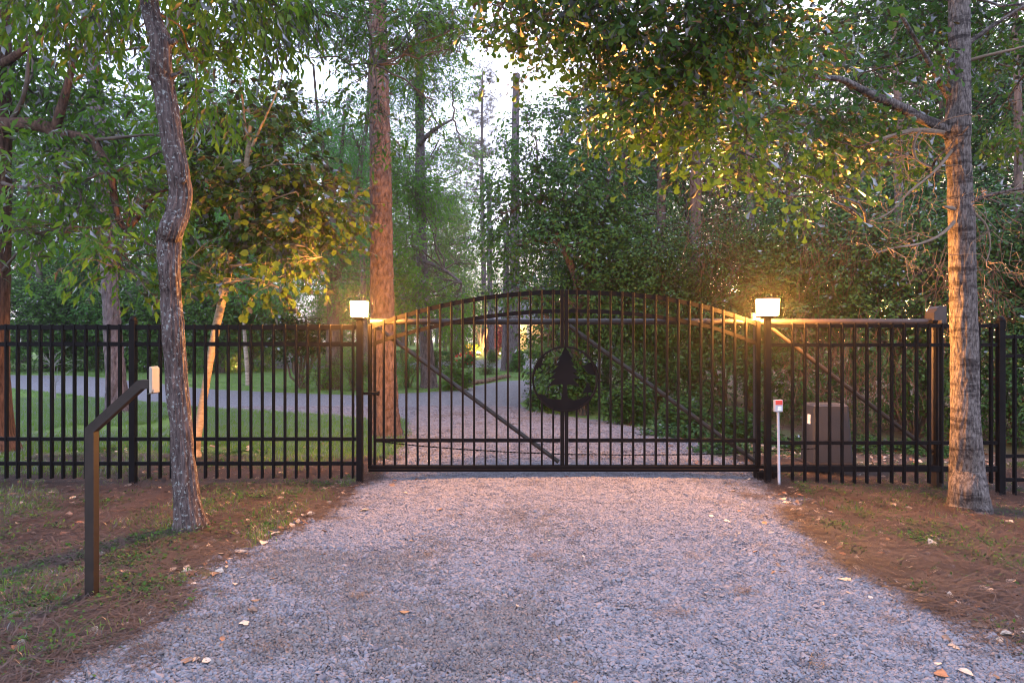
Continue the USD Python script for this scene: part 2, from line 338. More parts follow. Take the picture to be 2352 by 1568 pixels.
M_GRAVEL = mat('gravel_base', {
    'g': ('geometry', {}), 'v': ('voronoi_texture', dict(scale=30.0)), 'n': ('noise_texture', dict(scale=1.4, detail=5.0, roughness=0.65)), 'nf': ('noise_texture', dict(scale=55.0, detail=4.0, roughness=0.7)),
    'r': ('rgb_ramp', {'ramp': [(0, (.13, .124, .137)), (.5, (.20, .191, .21)), (1, (.26, .25, .27))]}),
    'r2': ('rgb_ramp', {'ramp': [(.55, (0, 0, 0)), (.78, (.5, .5, .5))]}), 'bw': ('rgb_to_bw', {}),
    'mx': ('mix_color', dict(b=(.20, .135, .11))), 'mf': ('math', dict(math_type='multiply')),
    'rf': ('rgb_ramp', {'ramp': [(.35, (.55, .55, .55)), (.6, (1, 1, 1))]}), 'ml': ('mix_color', dict(blend_type='multiply', fac=0.8)),
    'bp': ('bump', dict(strength=1.0, distance=0.03, invert=True)), 'p': ('principled_bsdf', dict(roughness=0.9, specular_ior_level=0.2))},
    [('g.position', 'v.vector'), ('g.position', 'n.vector'), ('g.position', 'nf.vector'), ('v.color', 'bw.color'), ('bw.val', 'r.fac'), ('n.fac', 'r2.fac'), ('r2.color', 'mf.value1'), ('nf.fac', 'mf.value2'), ('r.color', 'mx.a'), ('mf.value', 'mx.fac'),
     ('mx.result', 'ml.a'), ('nf.fac', 'rf.fac'), ('rf.color', 'ml.b'), ('ml.result', 'p.base_color'), ('v.distance', 'bp.height'), ('bp.normal', 'p.normal')], 'p.BSDF')
def drape(poly, name, label, grids):
    P = []
    L = poly.exterior.length; s = 0.0
    while s < L:
        c = poly.exterior.interpolate(s); P.append((c.x, c.y)); s += 0.05 + 0.012 * max(0, c.y - 6)
    for (y0, y1, st) in grids:
        x0, _, x1, _ = poly.bounds
        a, b = np.meshgrid(np.arange(x0, x1, st), np.arange(y0, y1, st))
        a, b = a.ravel() + rg.uniform(-.2, .2, a.size) * st, b.ravel() + rg.uniform(-.2, .2, a.size) * st
        k = inside(poly, a, b); a, b = a[k], b[k]
        k = edge_dist(poly, a, b) > st * 0.4
        P += list(zip(a[k], b[k]))
    P = np.array(P); t = Delaunay(P).simplices
    c = P[t].mean(1); t = t[inside(poly, c[:, 0], c[:, 1])]
    e1, e2 = P[t[:, 1]] - P[t[:, 0]], P[t[:, 2]] - P[t[:, 0]]
    cr = e1[:, 0] * e2[:, 1] - e1[:, 1] * e2[:, 0]
    t = np.where((cr < 0)[:, None], t[:, ::-1], t)
    single(name, label, 'driveway', (np.column_stack([P, drive_z(P[:, 0], P[:, 1], poly)]), t), M_GRAVEL, True, kind='structure')
drape(DRIVE, 'driveway', 'pale grey gravel driveway running under the gate and curving left', [(1.0, 8.5, .09), (8.5, 16, .22), (16, 34, .7), (34, 60, 2)])
drape(DRIVE2, 'driveway', 'far branch of gravel driveway behind the grass island', [(25, 110, 1.0)])

# ------------------------------------------------------------------ leaves
T_OVAL = (np.array([[0, 0, 0], [.42, .27, .07], [.42, -.27, .07], [1, 0, -.10], [.5, 0, 0]]), np.array([[0, 4, 1], [4, 3, 1], [0, 2, 4], [4, 2, 3]]))
T_ROUND = (np.array([[0, 0, 0], [.12, .32, .05], [.12, -.32, .05], [.6, .40, .07], [.6, -.40, .07], [1.05, 0, -.08]]), np.array([[0, 5, 3], [0, 3, 1], [0, 4, 5], [0, 2, 4]]))
T_SPAT = (np.array([[0, 0, 0], [.5, .10, .02], [.5, -.10, .02], [.82, .30, .06], [.82, -.30, .06], [1.0, .13, .02], [1.0, -.13, .02], [.9, 0, 0]]),
          np.array([[0, 2, 1], [1, 2, 7], [1, 7, 3], [3, 7, 5], [2, 4, 7], [4, 6, 7], [5, 7, 6]]))
T_RHOMB = (np.array([[0, 0, 0], [.48, .26, .06], [1, 0, -.06], [.48, -.26, .06]]), np.array([[0, 2, 1], [0, 3, 2]]))
T_SLIM = (np.array([[0, 0, 0], [.45, .16, .03], [1, 0, -.08], [.45, -.16, .03]]), np.array([[0, 2, 1], [0, 3, 2]]))
T_LANCE = (np.array([[0, 0, 0], [.40, .17, .05], [.40, -.17, .05], [1, 0, -.16], [.5, 0, .0]]), np.array([[0, 4, 1], [4, 3, 1], [0, 2, 4], [4, 2, 3]]))
def put(tpl, pos, d, up, size):
    """Leaves: template tpl with its length along d."""
    d = unit(d); s = unit(np.cross(up, d)); n = np.cross(d, s)
    t = tpl[0]
    V = pos[:, None] + size[:, None, None] * (t[None, :, 0:1] * d[:, None] + t[None, :, 1:2] * s[:, None] + t[None, :, 2:3] * n[:, None])
    f = tpl[1][None] + (np.arange(len(pos)) * len(t))[:, None, None]
    return V.reshape(-1, 3), f.reshape(-1, 3)
def sprigs(rng, blobs, n, gap=0.8, thr=0.42, shell=2.4, seed=0):
    """Sprig points in the ellipsoids blobs [(centre, radii, weight)], thinned where a noise is low so that clumps and gaps form."""
    w = np.array([b[2] * b[1][0] * b[1][1] * b[1][2] if len(b) < 4 else b[3] for b in blobs], float); w /= w.sum()
    P, D = [], []
    need = n
    while need > 0:
        m = need * 2 + 50
        k = rng.choice(len(blobs), m, p=w)
        d = unit(rng.normal(size=(m, 3))); r = rng.random(m) ** (1 / shell)
        C = np.array([b[0] for b in blobs])[k]; R = np.array([b[1] for b in blobs])[k]
        p = C + d * r[:, None] * R
        keep = fbm3(p * gap, 31 + seed, 3) > thr
        p, d = p[keep][:need], d[keep][:need]
        P.append(p); D.append(d); need -= len(p)
    return np.vstack(P), np.vstack(D)
def leafed(rng, P, D, k, length, size, tpl, droop=0.5, spread=0.9, flat=0.6):
    """k leaves along a sprig of the given length from each point P towards D."""
    N = len(P)
    D = unit(D + np.array([0, 0, -droop * 0.5]) + rng.normal(size=(N, 3)) * 0.35)
    V, S = [], []
    L = length * rng.uniform(.6, 1.3, N)
    stems = (P, P + D * L[:, None] + np.array([0, 0, -1]) * (droop * .15 * L)[:, None])
    for j in range(k):
        t = (j + .6) / k
        pos = P + (stems[1] - P) * t
        side = unit(np.cross(D, np.array([0, 0, 1.0])) + 1e-3) * (1 if j % 2 else -1)
        d = D * .55 + side * spread + rng.normal(size=(N, 3)) * .4 + np.array([0, 0, -droop])
        up = np.array([0, 0, 1.0]) * flat + rng.normal(size=(N, 3)) * .55
        V.append((pos, d, up, size * rng.uniform(.45, 1.35, N)))
    pos, d, up, sz = (np.concatenate(a) for a in zip(*V))
    return put(tpl, pos, d, up, sz), stems
def stem_mesh(stems, r=0.003):
    """Thin three-sided stems as one mesh."""
    a, b = stems; N = len(a)
    t = unit(b - a); s = unit(np.cross(t, np.array([.3, .2, 1.0]))); n = np.cross(t, s)
    off = [s, -.5 * s + .87 * n, -.5 * s - .87 * n]
    V = np.stack([a + o * r for o in off] + [b + o * r * .4 for o in off], 1)
    f = np.array([[0, 1, 4], [0, 4, 3], [1, 2, 5], [1, 5, 4], [2, 0, 3], [2, 3, 5]])
    return V.reshape(-1, 3), (f[None] + (np.arange(N) * 6)[:, None, None]).reshape(-1, 3)
def limb(rng, a, b, r0, r1, sag=0.1, sides=6, n=7, wob=0.08):
    t = np.linspace(0, 1, n)[:, None]; L = np.linalg.norm(b - a)
    P = a + (b - a) * t + np.array([0, 0, 1.0]) * (np.sin(t * np.pi) * sag * L)
    P[1:-1] += rng.normal(size=(n - 2, 3)) * wob * L * .3
    return tube(P, np.linspace(r0, r1, n), sides)
def blob(u, v, y, ru, rv, ry, w=1.0): return (at(u, v, y), np.array([ru / F * y, ry, rv / F * y]), w)
def limbs_to(rng, hubs, blobs, P, r=0.03, subs=5, sag=0.06):
    """Limbs from the nearest lower hub to each blob, and side branches on to some of the sprigs around it."""
    out = []; hubs = np.array(hubs)
    for c, R, *_ in blobs:
        d = np.linalg.norm(hubs - c, axis=1) + np.maximum(0, hubs[:, 2] - c[2]) * .6
        a = hubs[d.argmin()]
        out.append(limb(rng, a, c, r, r * .45, sag))
        inb = P[(np.abs((P - c) / R) < 1.05).all(1)]
        for q_ in inb[rng.permutation(len(inb))[:subs]]:
            out.append(limb(rng, a + (c - a) * rng.uniform(.45, 1), q_, r * .38, r * .10, .05, 4, 5))
    return out
def big_leaves(parent, tpl_mesh, tpl, n, mtl, name='leaf'):
    """The n leaves that show largest as parts of their own; gives back the rest."""
    V, f = tpl_mesh; k = len(tpl[0]); L = V.reshape(-1, k, 3)
    c = L.mean(1); yy = np.maximum(c[:, 1], .5)
    u, v = CU + F * c[:, 0] / yy, CV - F * (c[:, 2] - EYE) / yy
    e1, e2 = L[:, 1] - L[:, 0], L[:, -2 if k > 4 else -1] - L[:, 0]
    vis = (u > 20) & (u < 2330) & (v > 15) & (v < 1560)
    sc = np.where(vis, np.linalg.norm(L.max(1) - L.min(1), axis=1) / yy, 0)
    o = np.argsort(-sc); big, rest = o[:n], np.sort(o[n:])
    for b in big: part(parent, name, (L[b], tpl[1]), mtl)
    R = L[rest].reshape(-1, 3)
    return R, (tpl[1][None] + (np.arange(len(rest)) * k)[:, None, None]).reshape(-1, 3)
def fur(amp, fz=3.0, fa=5.0, seed=0):
    """Furrowed bark: ridges running up the trunk."""
    def d(th, s, pos, R):
        q_ = np.stack([np.cos(th) * fa, np.sin(th) * fa, s * fz], -1)
        n = np.abs(fbm3(q_, 41 + seed, 3) - .5) * 2
        return (np.minimum(n * 3.2, 1) - .6) * amp + (fbm3(pos * 2.3, 51 + seed, 2) - .5) * .12 * R[:, None]
    return d
def plates(amp, cw, ch, seed=0):
    """Pine bark: flat plates between cracks."""
    def d(th, s, pos, R):
        rng = np.random.default_rng(seed); r = float(np.mean(R)); circ = 2 * np.pi * r
        n = int(circ / cw * (s.max() / ch)) + 8
        a = rng.random((n, 2)) * [circ, s.max()]
        pts_ = np.vstack([a, a + [circ, 0], a - [circ, 0]]) / [cw, ch]
        dd, k = cKDTree(pts_).query(np.stack([th * r / cw, s / ch], -1).reshape(-1, 2), k=2)
        e = (dd[:, 1] - dd[:, 0]).reshape(th.shape); h = rng.random(n)[k[:, 0] % n].reshape(th.shape)
        return ss(0.02, .26, e) * amp * (.55 + .6 * h) - amp * .6 + (fbm3(pos * 8, 61 + seed, 3) - .5) * amp * .8
    return d
def trunk_px(rows, y, base_drop=0.12, dy=0.0, step=0.03, seed=0):
    """Centre line and radii of a trunk from (u, v, width) rows, standing at depth y."""
    P = []
    rng = np.random.default_rng(seed)
    for k, (u, v, w) in enumerate(rows):
        yy = y + dy * k + (rng.uniform(-.04, .04) if k else 0)
        P.append(np.append(at(u, v, yy), w / 2 / F * yy))
    P = np.array(P)
    z0 = float(ground_z(np.array([P[-1, 0]]), np.array([P[-1, 1]]))[0])
    P = np.vstack([P, [P[-1, 0], P[-1, 1], min(P[-1, 2], z0) - base_drop, P[-1, 3] * 1.12]])
    P = resample(P[::-1], step)
    return P[:, :3], P[:, 3]

# ------------------------------------------------------------------ fence
YF = 7.0; SF = F / YF
def fu(u): return (u - CU) / SF
def fz(v): return EYE - (v - CV) / SF
def fence_panel(label, u0, u1, rails, vt, vb, first, pitch=26.05, last=None):
    p = thing('metal_fence', label, 'fence', (fu((u0 + u1) / 2), YF, fz(vb)), group='black metal fence panels')
    for a, b in rails:
        part(p, 'rail', box(fu(u0), fu(u1), YF - .015, YF + .015, fz(b), fz(a)), M_METAL)
    u = first
    while u < (last or u1) - 6:
        if u > u0 + 6:
            part(p, 'picket', box(fu(u) - .0098, fu(u) + .0098, YF - .0225, YF + .0205, fz(vb), fz(vt), .002), M_METAL)
        u += pitch
    return p
def fence_post(label, u, vt, w=.062):
    g = float(ground_z(np.array([fu(u)]), np.array([YF]))[0])
    p = thing('fence_post', label, 'fence post', (fu(u), YF, g))
    part(p, 'post', box(fu(u) - w / 2, fu(u) + w / 2, YF - w / 2, YF + w / 2, g - .15, fz(vt) - .02), M_METAL)
    cap = trimesh.creation.revolve(np.array([[0, 0], [w * .62, 0], [w * .62, .012], [w * .50, .020], [w * .47, .030], [w * .25, .043], [0, .047]]), sections=20)
    cap.apply_translation([fu(u), YF, fz(vt) - .02 + .001])
    part(p, 'post_cap', cap, M_METAL, 30)
    return p
RL = [(746, 757.5), (785, 795), (1003.5, 1012), (1059.5, 1068)]
fence_panel('long black fence panel at the left edge, left of the capped fence post', -220, 300, RL, 744.5, 1098, -219.5 + 0.3)
fence_post('black fence post with a domed cap beside the keypad arm', 306, 731)
fence_panel('black fence panel behind the crooked trunk, ending at the left gate lantern post', 312, 821, RL, 744.5, 1097.5, 342)
RR = [(744, 752.5), (788, 796), (1012.5, 1020.5), (1070, 1083)]
fence_panel('black fence panel in front of the operator cabinet, right of the gate', 1771, 2291, RR, 741.5, 1109, 1820, 28.5)
fence_post('black fence post with a domed cap right of the smooth trunk', 2298, 731, .066)
fence_panel('lower stepped black fence panel at the right edge', 2305, 2560, [(770, 778), (813, 821), (1043, 1051), (1097, 1105)], 768, 1136, 2330, 28.5)

# ------------------------------------------------------------------ gate lantern posts
def lantern(u, vt, vb, pu, pw, pv, labels, wl):
    x = fu(pu); g = float(ground_z(np.array([x]), np.array([YF]))[0])
    p = thing('lantern_post', labels[0], 'gate post', (x, YF, g))
    top = fz(vb) - .012
    part(p, 'post', box(x - pw / 2, x + pw / 2, YF - pw / 2, YF + pw / 2, g - .2, top - .014, .006), M_METAL)
    part(p, 'base_plate', box(x - pw * .75, x + pw * .75, YF - pw * .75, YF + pw * .75, top - .013, top), M_METAL)
    x = fu(u); z0, z1 = fz(vb), fz(vt); a, b = wl[0] / SF / 2, wl[1] / SF / 2       # half widths at the top and at the bottom
    L = thing('lantern', labels[1], 'lantern', (x, YF, z0 - .012), group='lit gate lanterns')
    part(L, 'lamp_base', box(x - b - .006, x + b + .006, YF - b - .006, YF + b + .006, z0 - .011, z0 + .004, .003), M_METAL)
    c = np.array([x, YF, 0])
    for k in range(4):
        an = k * math.pi / 2
        R = np.array([[math.cos(an), -math.sin(an), 0], [math.sin(an), math.cos(an), 0], [0, 0, 1]])
        v = np.array([[-b + .004, -b, z0 + .006], [b - .004, -b, z0 + .006], [a - .004, -a, z1], [-a + .004, -a, z1]]) @ R.T + c
        part(L, 'glass_pane', (v, np.array([[0, 1, 2], [0, 2, 3]])), M_LAMP)
        e = np.array([[-b - .003, -b - .003, z0], [-a - .003, -a - .003, z1]]) @ R.T + c
        part(L, 'frame_bar', rod(e[0], e[1], .0045, 6), M_METAL)
    part(L, 'lamp_roof', trimesh.convex.convex_hull(np.array([[sx_ * (a + .001) + x, sy * (a + .001) + YF, z1 + dz] for sx_ in (-1, 1) for sy in (-1, 1) for dz in (.002, .010)] + [[x + sx_ * .02, YF + sy * .02, z1 + .02] for sx_ in (-1, 1) for sy in (-1, 1)])), M_METAL)
    f = trimesh.creation.icosphere(2, .008); f.apply_translation([x, YF, z1 + .026])
    part(L, 'finial', f, M_METAL, True)
lantern(825.5, 693, 729, 826.5, .064, 0, ('slim black gate post carrying the left lantern, at the end of the left fence', 'glowing lantern on the left gate post, in front of the pine trunk'), (34.5, 31))
lantern(1763, 687, 726, 1763, .062, 0, ('slim black gate post carrying the right lantern, beside the grey exit wand', 'glowing lantern on the right gate post, against the dark thicket'), (40.5, 37))

# ------------------------------------------------------------------ sliding gate
YG = 7.16; SG = F / YG
def gu(u): return (u - CU) / SG
def gz(v): return EYE - (v - CV) / SG
G = thing('sliding_gate', 'wide black arched driveway gate with a round pine tree emblem', 'gate', (gu(1296), YG, gz(1079)))
def arc_v(u, top):                # height of the arched rails
    xs = [848, 862, 950, 1040, 1130, 1210, 1290, 1380, 1470, 1560, 1650, 1735, 1745]
    a = [749, 743, 714, 692, 677, 669, 666, 668, 674, 687, 709, 738, 742]
    b = [790, 784, 757, 736, 721, 713, 709.5, 711, 718, 731, 752, 783, 787]
    from scipy.interpolate import CubicSpline
    return CubicSpline(xs, a if top else b)(u)
def strip(us, v0, v1, y0, y1):
    """A flat bar following the picture curve between v0(u) and v1(u)."""
    x = np.array([gu(u) for u in us]); zt = np.array([gz(v) for v in v0]); zb = np.array([gz(v) for v in v1]); n = len(x)
    V = np.concatenate([np.column_stack([x, np.full(n, y), z]) for y in (y0, y1) for z in (zt, zb)])
    i = np.arange(n - 1); o = lambda k: k * n
    f = []
    for a_, b_ in ((1, 0), (2, 3), (0, 2), (3, 1)):
        f.append(np.stack([o(a_) + i, o(a_) + i + 1, o(b_) + i + 1, o(b_) + i], 1))
    f.append(np.array([[0, 2 * n, 3 * n, n], [n - 1, 2 * n - 1, 4 * n - 1, 3 * n - 1]]))
    return V, np.vstack(f)
ul, ur = np.linspace(856, 1286, 40), np.linspace(1306, 1738, 40)
for us in (ul, ur):
    part(G, 'arched_rail', strip(us, arc_v(us, True), arc_v(us, True) + 10, YG - .016, YG + .016), M_METAL)
    part(G, 'arched_rail', strip(us, arc_v(us, False), arc_v(us, False) + 9, YG - .016, YG + .016), M_METAL)
for a, b in ((846, 853.5), (1287, 1295.3), (1296.7, 1305), (1736, 1745.5)):
    vt = {846: 746, 1287: 665.5, 1296.7: 665.5, 1736: 737}[a]
    if a in (1287, 1296.7):       # the centre stiles are cut by the emblem's ring
        part(G, 'centre_stile', box(gu(a), gu(b), YG - .02, YG + .02, gz(795.5), gz(vt)), M_METAL)
        part(G, 'centre_stile', box(gu(a), gu(b), YG - .02, YG + .02, gz(1067.8), gz(944.5)), M_METAL)
    else:
        part(G, 'end_stile', box(gu(a), gu(b), YG - .025, YG + .025, gz(1067.8), gz(vt)), M_METAL)
part(G, 'end_stile', box(gu(858), gu(863), YG - .012, YG + .03, gz(1067.8), gz(742.5), .002), M_METAL)
part(G, 'bottom_rail', box(gu(846), gu(2150), YG - .03, YG + .03, gz(1074.5), gz(1067.7)), M_METAL)
part(G, 'bottom_track', box(gu(848), gu(1740), YG - .045, YG + .045, gz(1081), gz(1074.6)), M_METAL)
for a, b in ((864, 1286.5), (1305.5, 1735.5)):
    part(G, 'lower_rail', box(gu(a), gu(b), YG - .016, YG + .016, gz(1015), gz(1006.5)), M_METAL)
RM = 75.5 / SG; CM = np.array([gu(1297.5), YG, gz(870)])
for k in range(-16, 17):
    if k == 0: continue
    u = 1297 + k * 25.93 + (-0.6 if k < 0 else 1.6)
    vt = float(arc_v(u, True)) - 1.2; x = gu(u)
    segs = [(vt, 1076.5)]
    dx = abs(x - CM[0])
    if dx < RM:
        h = math.sqrt(RM * RM - dx * dx) * SG
        segs = [(vt, 870 - h + 1.0), (870 + h - 1.0, 1076.5)]
    for a, b in segs:
        part(G, 'picket', box(x - .0098, x + .0098, YG - .0225, YG + .0185, gz(b), gz(a), .002), M_METAL)
YB = YG + .055
for (a, b) in (((865, 752), (1284, 1062)), ((1308, 748), (1738, 1060)), ((1768, 748), (2148, 1040))):
    pa, pb = (np.array([gu(a[0]), YB, gz(a[1])]), np.array([gu(b[0]), YB, gz(b[1])]))
    part(G, 'diagonal_brace', rod(pa, pb, .024, 14), M_BRONZE, 40)
YT = YG + .12
part(G, 'top_beam', tube([[gu(846), YT, gz(738)], [gu(2178), YT, gz(738)]], [.031, .031], 18), M_RAIL, 40)
for u in (1300, 1742, 2150):
    part(G, 'beam_bracket', box(gu(u) - .02, gu(u) + .02, YG + .0255, YT - .026, gz(741), gz(735)), M_METAL)
part(G, 'tail_stile', box(gu(2146), gu(2152), YG - .02, YG + .02, gz(1067.6), gz(742.5)), M_METAL)
# the emblem
def em(X, Yv): return ((X - 840) / 605.0 * RM, -(Yv - 795) / 605.0 * RM)
def plate(poly, y0, y1, cx=0.0):
    m = trimesh.creation.extrude_polygon(poly, y1 - y0)
    m.apply_transform(np.array([[1, 0, 0, CM[0]], [0, 0, -1, y1], [0, 1, 0, CM[2]], [0, 0, 0, 1.0]])); return m
ring = shapely.Point(0, 0).buffer(RM, 64).difference(shapely.Point(0, 0).buffer(RM * .945, 64))
E = part(G, 'round_emblem', plate(ring, YG - .026, YG + .026), M_METAL, 30, label='round metal emblem ring in the middle of the gate')
tree_l = [(845, 200), (800, 285), (775, 325), (792, 328), (735, 395), (688, 458), (752, 440), (700, 500), (635, 562), (722, 545), (650, 620), (568, 692), (686, 668), (610, 740), (524, 812), (668, 778), (590, 860), (493, 962), (560, 930), (640, 902), (715, 905), (782, 892)]
tree_r = [(893, 905), (960, 900), (1030, 915), (1132, 952), (1060, 870), (990, 790), (1112, 792), (1040, 720), (980, 672), (1088, 690), (1020, 610), (960, 540), (1032, 560), (985, 490), (945, 430), (988, 442), (935, 360), (905, 318), (925, 312), (885, 260)]
mound = [(262, 1025), (330, 1060), (400, 1084), (445, 1088), (490, 1115), (535, 1152), (640, 1170), (735, 1172), (770, 1165), (795, 1080), (803, 905)]
mr = [(880, 905), (882, 1060), (905, 1155), (940, 1172), (1060, 1186), (1130, 1152), (1180, 1130), (1250, 1112), (1310, 1108), (1385, 1090)]
bottom = [(840 + 596 * math.cos(t), 795 + 596 * math.sin(t)) for t in np.linspace(math.radians(28), math.radians(158), 40)]
pine = Polygon([em(*q_) for q_ in tree_l] + [em(803, 905), em(880, 905)] + [em(*q_) for q_ in tree_r]).buffer(0)
part(E, 'pine_cutout', plate(pine, YG - .003, YG + .003), M_METAL, label='flat metal pine tree inside the ring')
part(E, 'mound_cutout', plate(Polygon([em(*q_) for q_ in mound + mr] + [em(*q_) for q_ in bottom]).buffer(0), YG - .0031, YG + .0031), M_METAL)
small = Polygon([em(*q_) for q_ in [(1256, 845), (1235, 905), (1215, 925), (1228, 930), (1195, 985), (1212, 985), (1148, 1062), (1215, 1045), (1247, 1050), (1247, 1125), (1272, 1125), (1270, 1050), (1310, 1045), (1358, 1050), (1315, 985), (1335, 985), (1290, 925), (1302, 925), (1275, 890)]]).buffer(0)
part(E, 'small_pine_cutout', plate(small, YG - .0029, YG + .0029), M_METAL)
part(E, 'branch_cutout', plate(Polygon([em(*q_) for q_ in [(1135, 548), (1185, 542), (1235, 532), (1262, 500), (1300, 492), (1345, 490), (1390, 525), (1425, 560), (1442, 640), (1438, 722), (1370, 715), (1340, 722), (1300, 700), (1270, 700), (1245, 665), (1205, 640), (1212, 605), (1180, 590)]]).buffer(0), YG - .003, YG + .003), M_METAL)
part(E, 'twig_cutout', plate(Polygon([em(*q_) for q_ in [(520, 368), (455, 382), (400, 392), (345, 450), (300, 520), (268, 590), (280, 640), (276, 690), (292, 724), (302, 650), (322, 608), (345, 652), (350, 590), (372, 590), (440, 645), (402, 575), (410, 540), (470, 520), (415, 500), (430, 440), (405, 440)]]).buffer(0), YG - .003, YG + .003), M_METAL)
# drive chain, sagging behind the gate
ch = []
cu = np.linspace(864, 1880, 260)
cvv = np.interp(cu, [864, 960, 1060, 1180, 1300, 1450, 1600, 1740, 1880], [1016, 1026, 1034, 1041, 1045.5, 1047, 1046, 1041, 1032])
cp = np.array([[gu(u), YG + .075, gz(v)] for u, v in zip(cu, cvv)])
part(G, 'drive_chain', tube(cp, np.where(np.arange(260) % 2, .0075, .0042), 6), M_METAL)
# latch receiver on the left post
rc = thing('gate_receiver', 'short black latch bracket between the left lantern post and the gate end', 'bracket', (fu(838), YF + .04, fz(908)))
part(rc, 'bar', box(fu(832), fu(868), YF + .034, YF + .060, fz(907), fz(901)), M_METAL)
part(rc, 'fork', box(fu(862), fu(868), YF + .061, YF + .10, fz(909), fz(899)), M_METAL)
# roller posts at the right gate end
rp = thing('roller_post', 'dark square roller post directly behind the right lantern post', 'gate post', (gu(1751), YG + .13, 0))
part(rp, 'post', box(gu(1747.5), gu(1756.5), YG + .155, YG + .235, -.2, gz(744)), M_RAIL)
part(rp, 'roller_cover', box(gu(1739), gu(1760), YG + .153, YG + .237, gz(743.5), gz(716), .012), M_BRONZE)
part(rp, 'roller_cover', box(gu(1768), gu(1788), YG + .153, YG + .237, gz(743.5), gz(716), .012), M_BRONZE)
part(rp, 'bracket', box(gu(1761), gu(1767), YG + .17, YG + .22, gz(742), gz(734)), M_METAL)
part(rp, 'roller_truck', box(gu(1735), gu(1758), YG - .06, YG + .06, gz(1117), gz(1081.5), .008), M_METAL)
part(rp, 'roller_truck', box(gu(1769), gu(1788), YG - .06, YG + .06, gz(1117), gz(1081.5), .008), M_METAL)
tp = thing('roller_post', 'round brown roller post with an arched cover left of the smooth trunk', 'gate post', (gu(2167), YG + .12, -.1))
part(tp, 'post', tube([[gu(2168), YG + .13, -.35], [gu(2168), YG + .13, gz(742)]], [.058, .058], 24), M_BRONZE, 40)
arch = shapely.box(-.065, 0, .065, .13).union(shapely.Point(.01, .13).buffer(.055, 24)).union(shapely.box(-.01, .1, .065, .185)).intersection(shapely.Point(.03, .085).buffer(.1, 32).union(shapely.box(-.065, 0, .065, .09)))
am = trimesh.creation.extrude_polygon(arch, .16)
am.apply_transform(np.array([[1, 0, 0, gu(2167)], [0, 0, -1, YG + .21], [0, 1, 0, gz(741.5)], [0, 0, 0, 1.0]]))
part(tp, 'arched_cover', am, M_RAIL, 30)
part(tp, 'guide_arm', box(gu(2158), gu(2164), YG - .03, YG + .07, gz(1120), gz(735)), M_RAIL)

# ------------------------------------------------------------------ gate operator, exit wand, keypad
x0, x1, y0, y1 = (1868 - CU) / F * 7.55, (1962 - CU) / F * 7.55, 7.55, 7.90
zb, zt = EYE - (1066 - CV) / F * 7.55, EYE - (929 - CV) / F * 7.55
oc = thing('operator_cabinet', 'dark plastic gate operator cabinet on a stub behind the right fence panel', 'cabinet', ((x0 + x1) / 2, (y0 + y1) / 2, zb - .2))
def frust(a, b, z0, z1, c, c2):
    pts_ = []
    for z, (xa, xb, ya, yb), cc in ((z0, a, c), (z1 - c2, b, c), (z1, (b[0] + c2, b[1] - c2, b[2] + c2, b[3] - c2), c * .6)):
        for sx_, sy in ((0, 0), (1, 0), (1, 1), (0, 1)):
            X_, Y_ = (xa, xb)[sx_], (ya, yb)[sy]; dx, dy = (1 - 2 * sx_) * cc, (1 - 2 * sy) * cc
            for k in range(5):
                t = k / 4 * math.pi / 2
                pts_.append([X_ + dx * (1 - math.cos(t)), Y_ + dy * (1 - math.sin(t)), z])
    return trimesh.convex.convex_hull(np.array(pts_))
part(oc, 'cover', frust((x0, x1, y0, y1), (x0 + .012, x1 - .05, y0 + .01, y1 - .03), zb + .012, zt, .03, .022), M_BOX, 35)
part(oc, 'base_plate', box(x0 - .05, x1 + .03, y0 - .03, y1 + .03, zb - .012, zb + .010), M_RAIL)
part(oc, 'stub_post', box((x0 + x1) / 2 - .06, (x0 + x1) / 2 + .06, y0 + .12, y0 + .24, -.35, zb - .0125), M_BRONZE)
part(oc, 'sticker', (np.array([[x0 + .0080, y0 + .09, zt - .23], [x0 + .0080, y0 + .17, zt - .23], [x0 + .0095, y0 + .17, zt - .12], [x0 + .0095, y0 + .09, zt - .12]]), np.array([[0, 3, 2], [0, 2, 1]])), M_WHITE)
part(oc, 'conduit', tube([[x0 + .10, y0 + .1, zb - .01], [x0 + .09, y0 + .05, zb - .1], [x0 + .08, y0 + .02, -.2]], [.011] * 3, 8), M_METAL, 40)
yw = 6.85; sw = F / yw
g0 = float(ground_z(np.array([(1789 - CU) / sw]), np.array([yw]))[0])
ew = thing('exit_button_post', 'slim grey pipe post with a red and white push button box', 'button post', ((1789 - CU) / sw, yw, g0))
part(ew, 'pipe', tube([[(1790 - CU) / sw, yw, g0 - .1], [(1787 - CU) / sw, yw, EYE - (945 - CV) / sw]], [.013, .013], 14), M_PVC, 40)
bx = [(1777.5 - CU) / sw, (1796 - CU) / sw]
bz = lambda v: EYE - (v - CV) / sw
bb = part(ew, 'button_box', box(bx[0], bx[1], yw - .028, yw + .02, bz(945), bz(917.5), .004), M_PVC)
part(bb, 'red_label', box(bx[0] + .006, bx[1] - .006, yw - .0302, yw - .0282, bz(929), bz(919), .0005), M_REDP)
part(bb, 'button', box(bx[0] + .027, bx[1] - .018, yw - .036, yw - .0282, bz(942), bz(932.5), .002), M_WHITE)
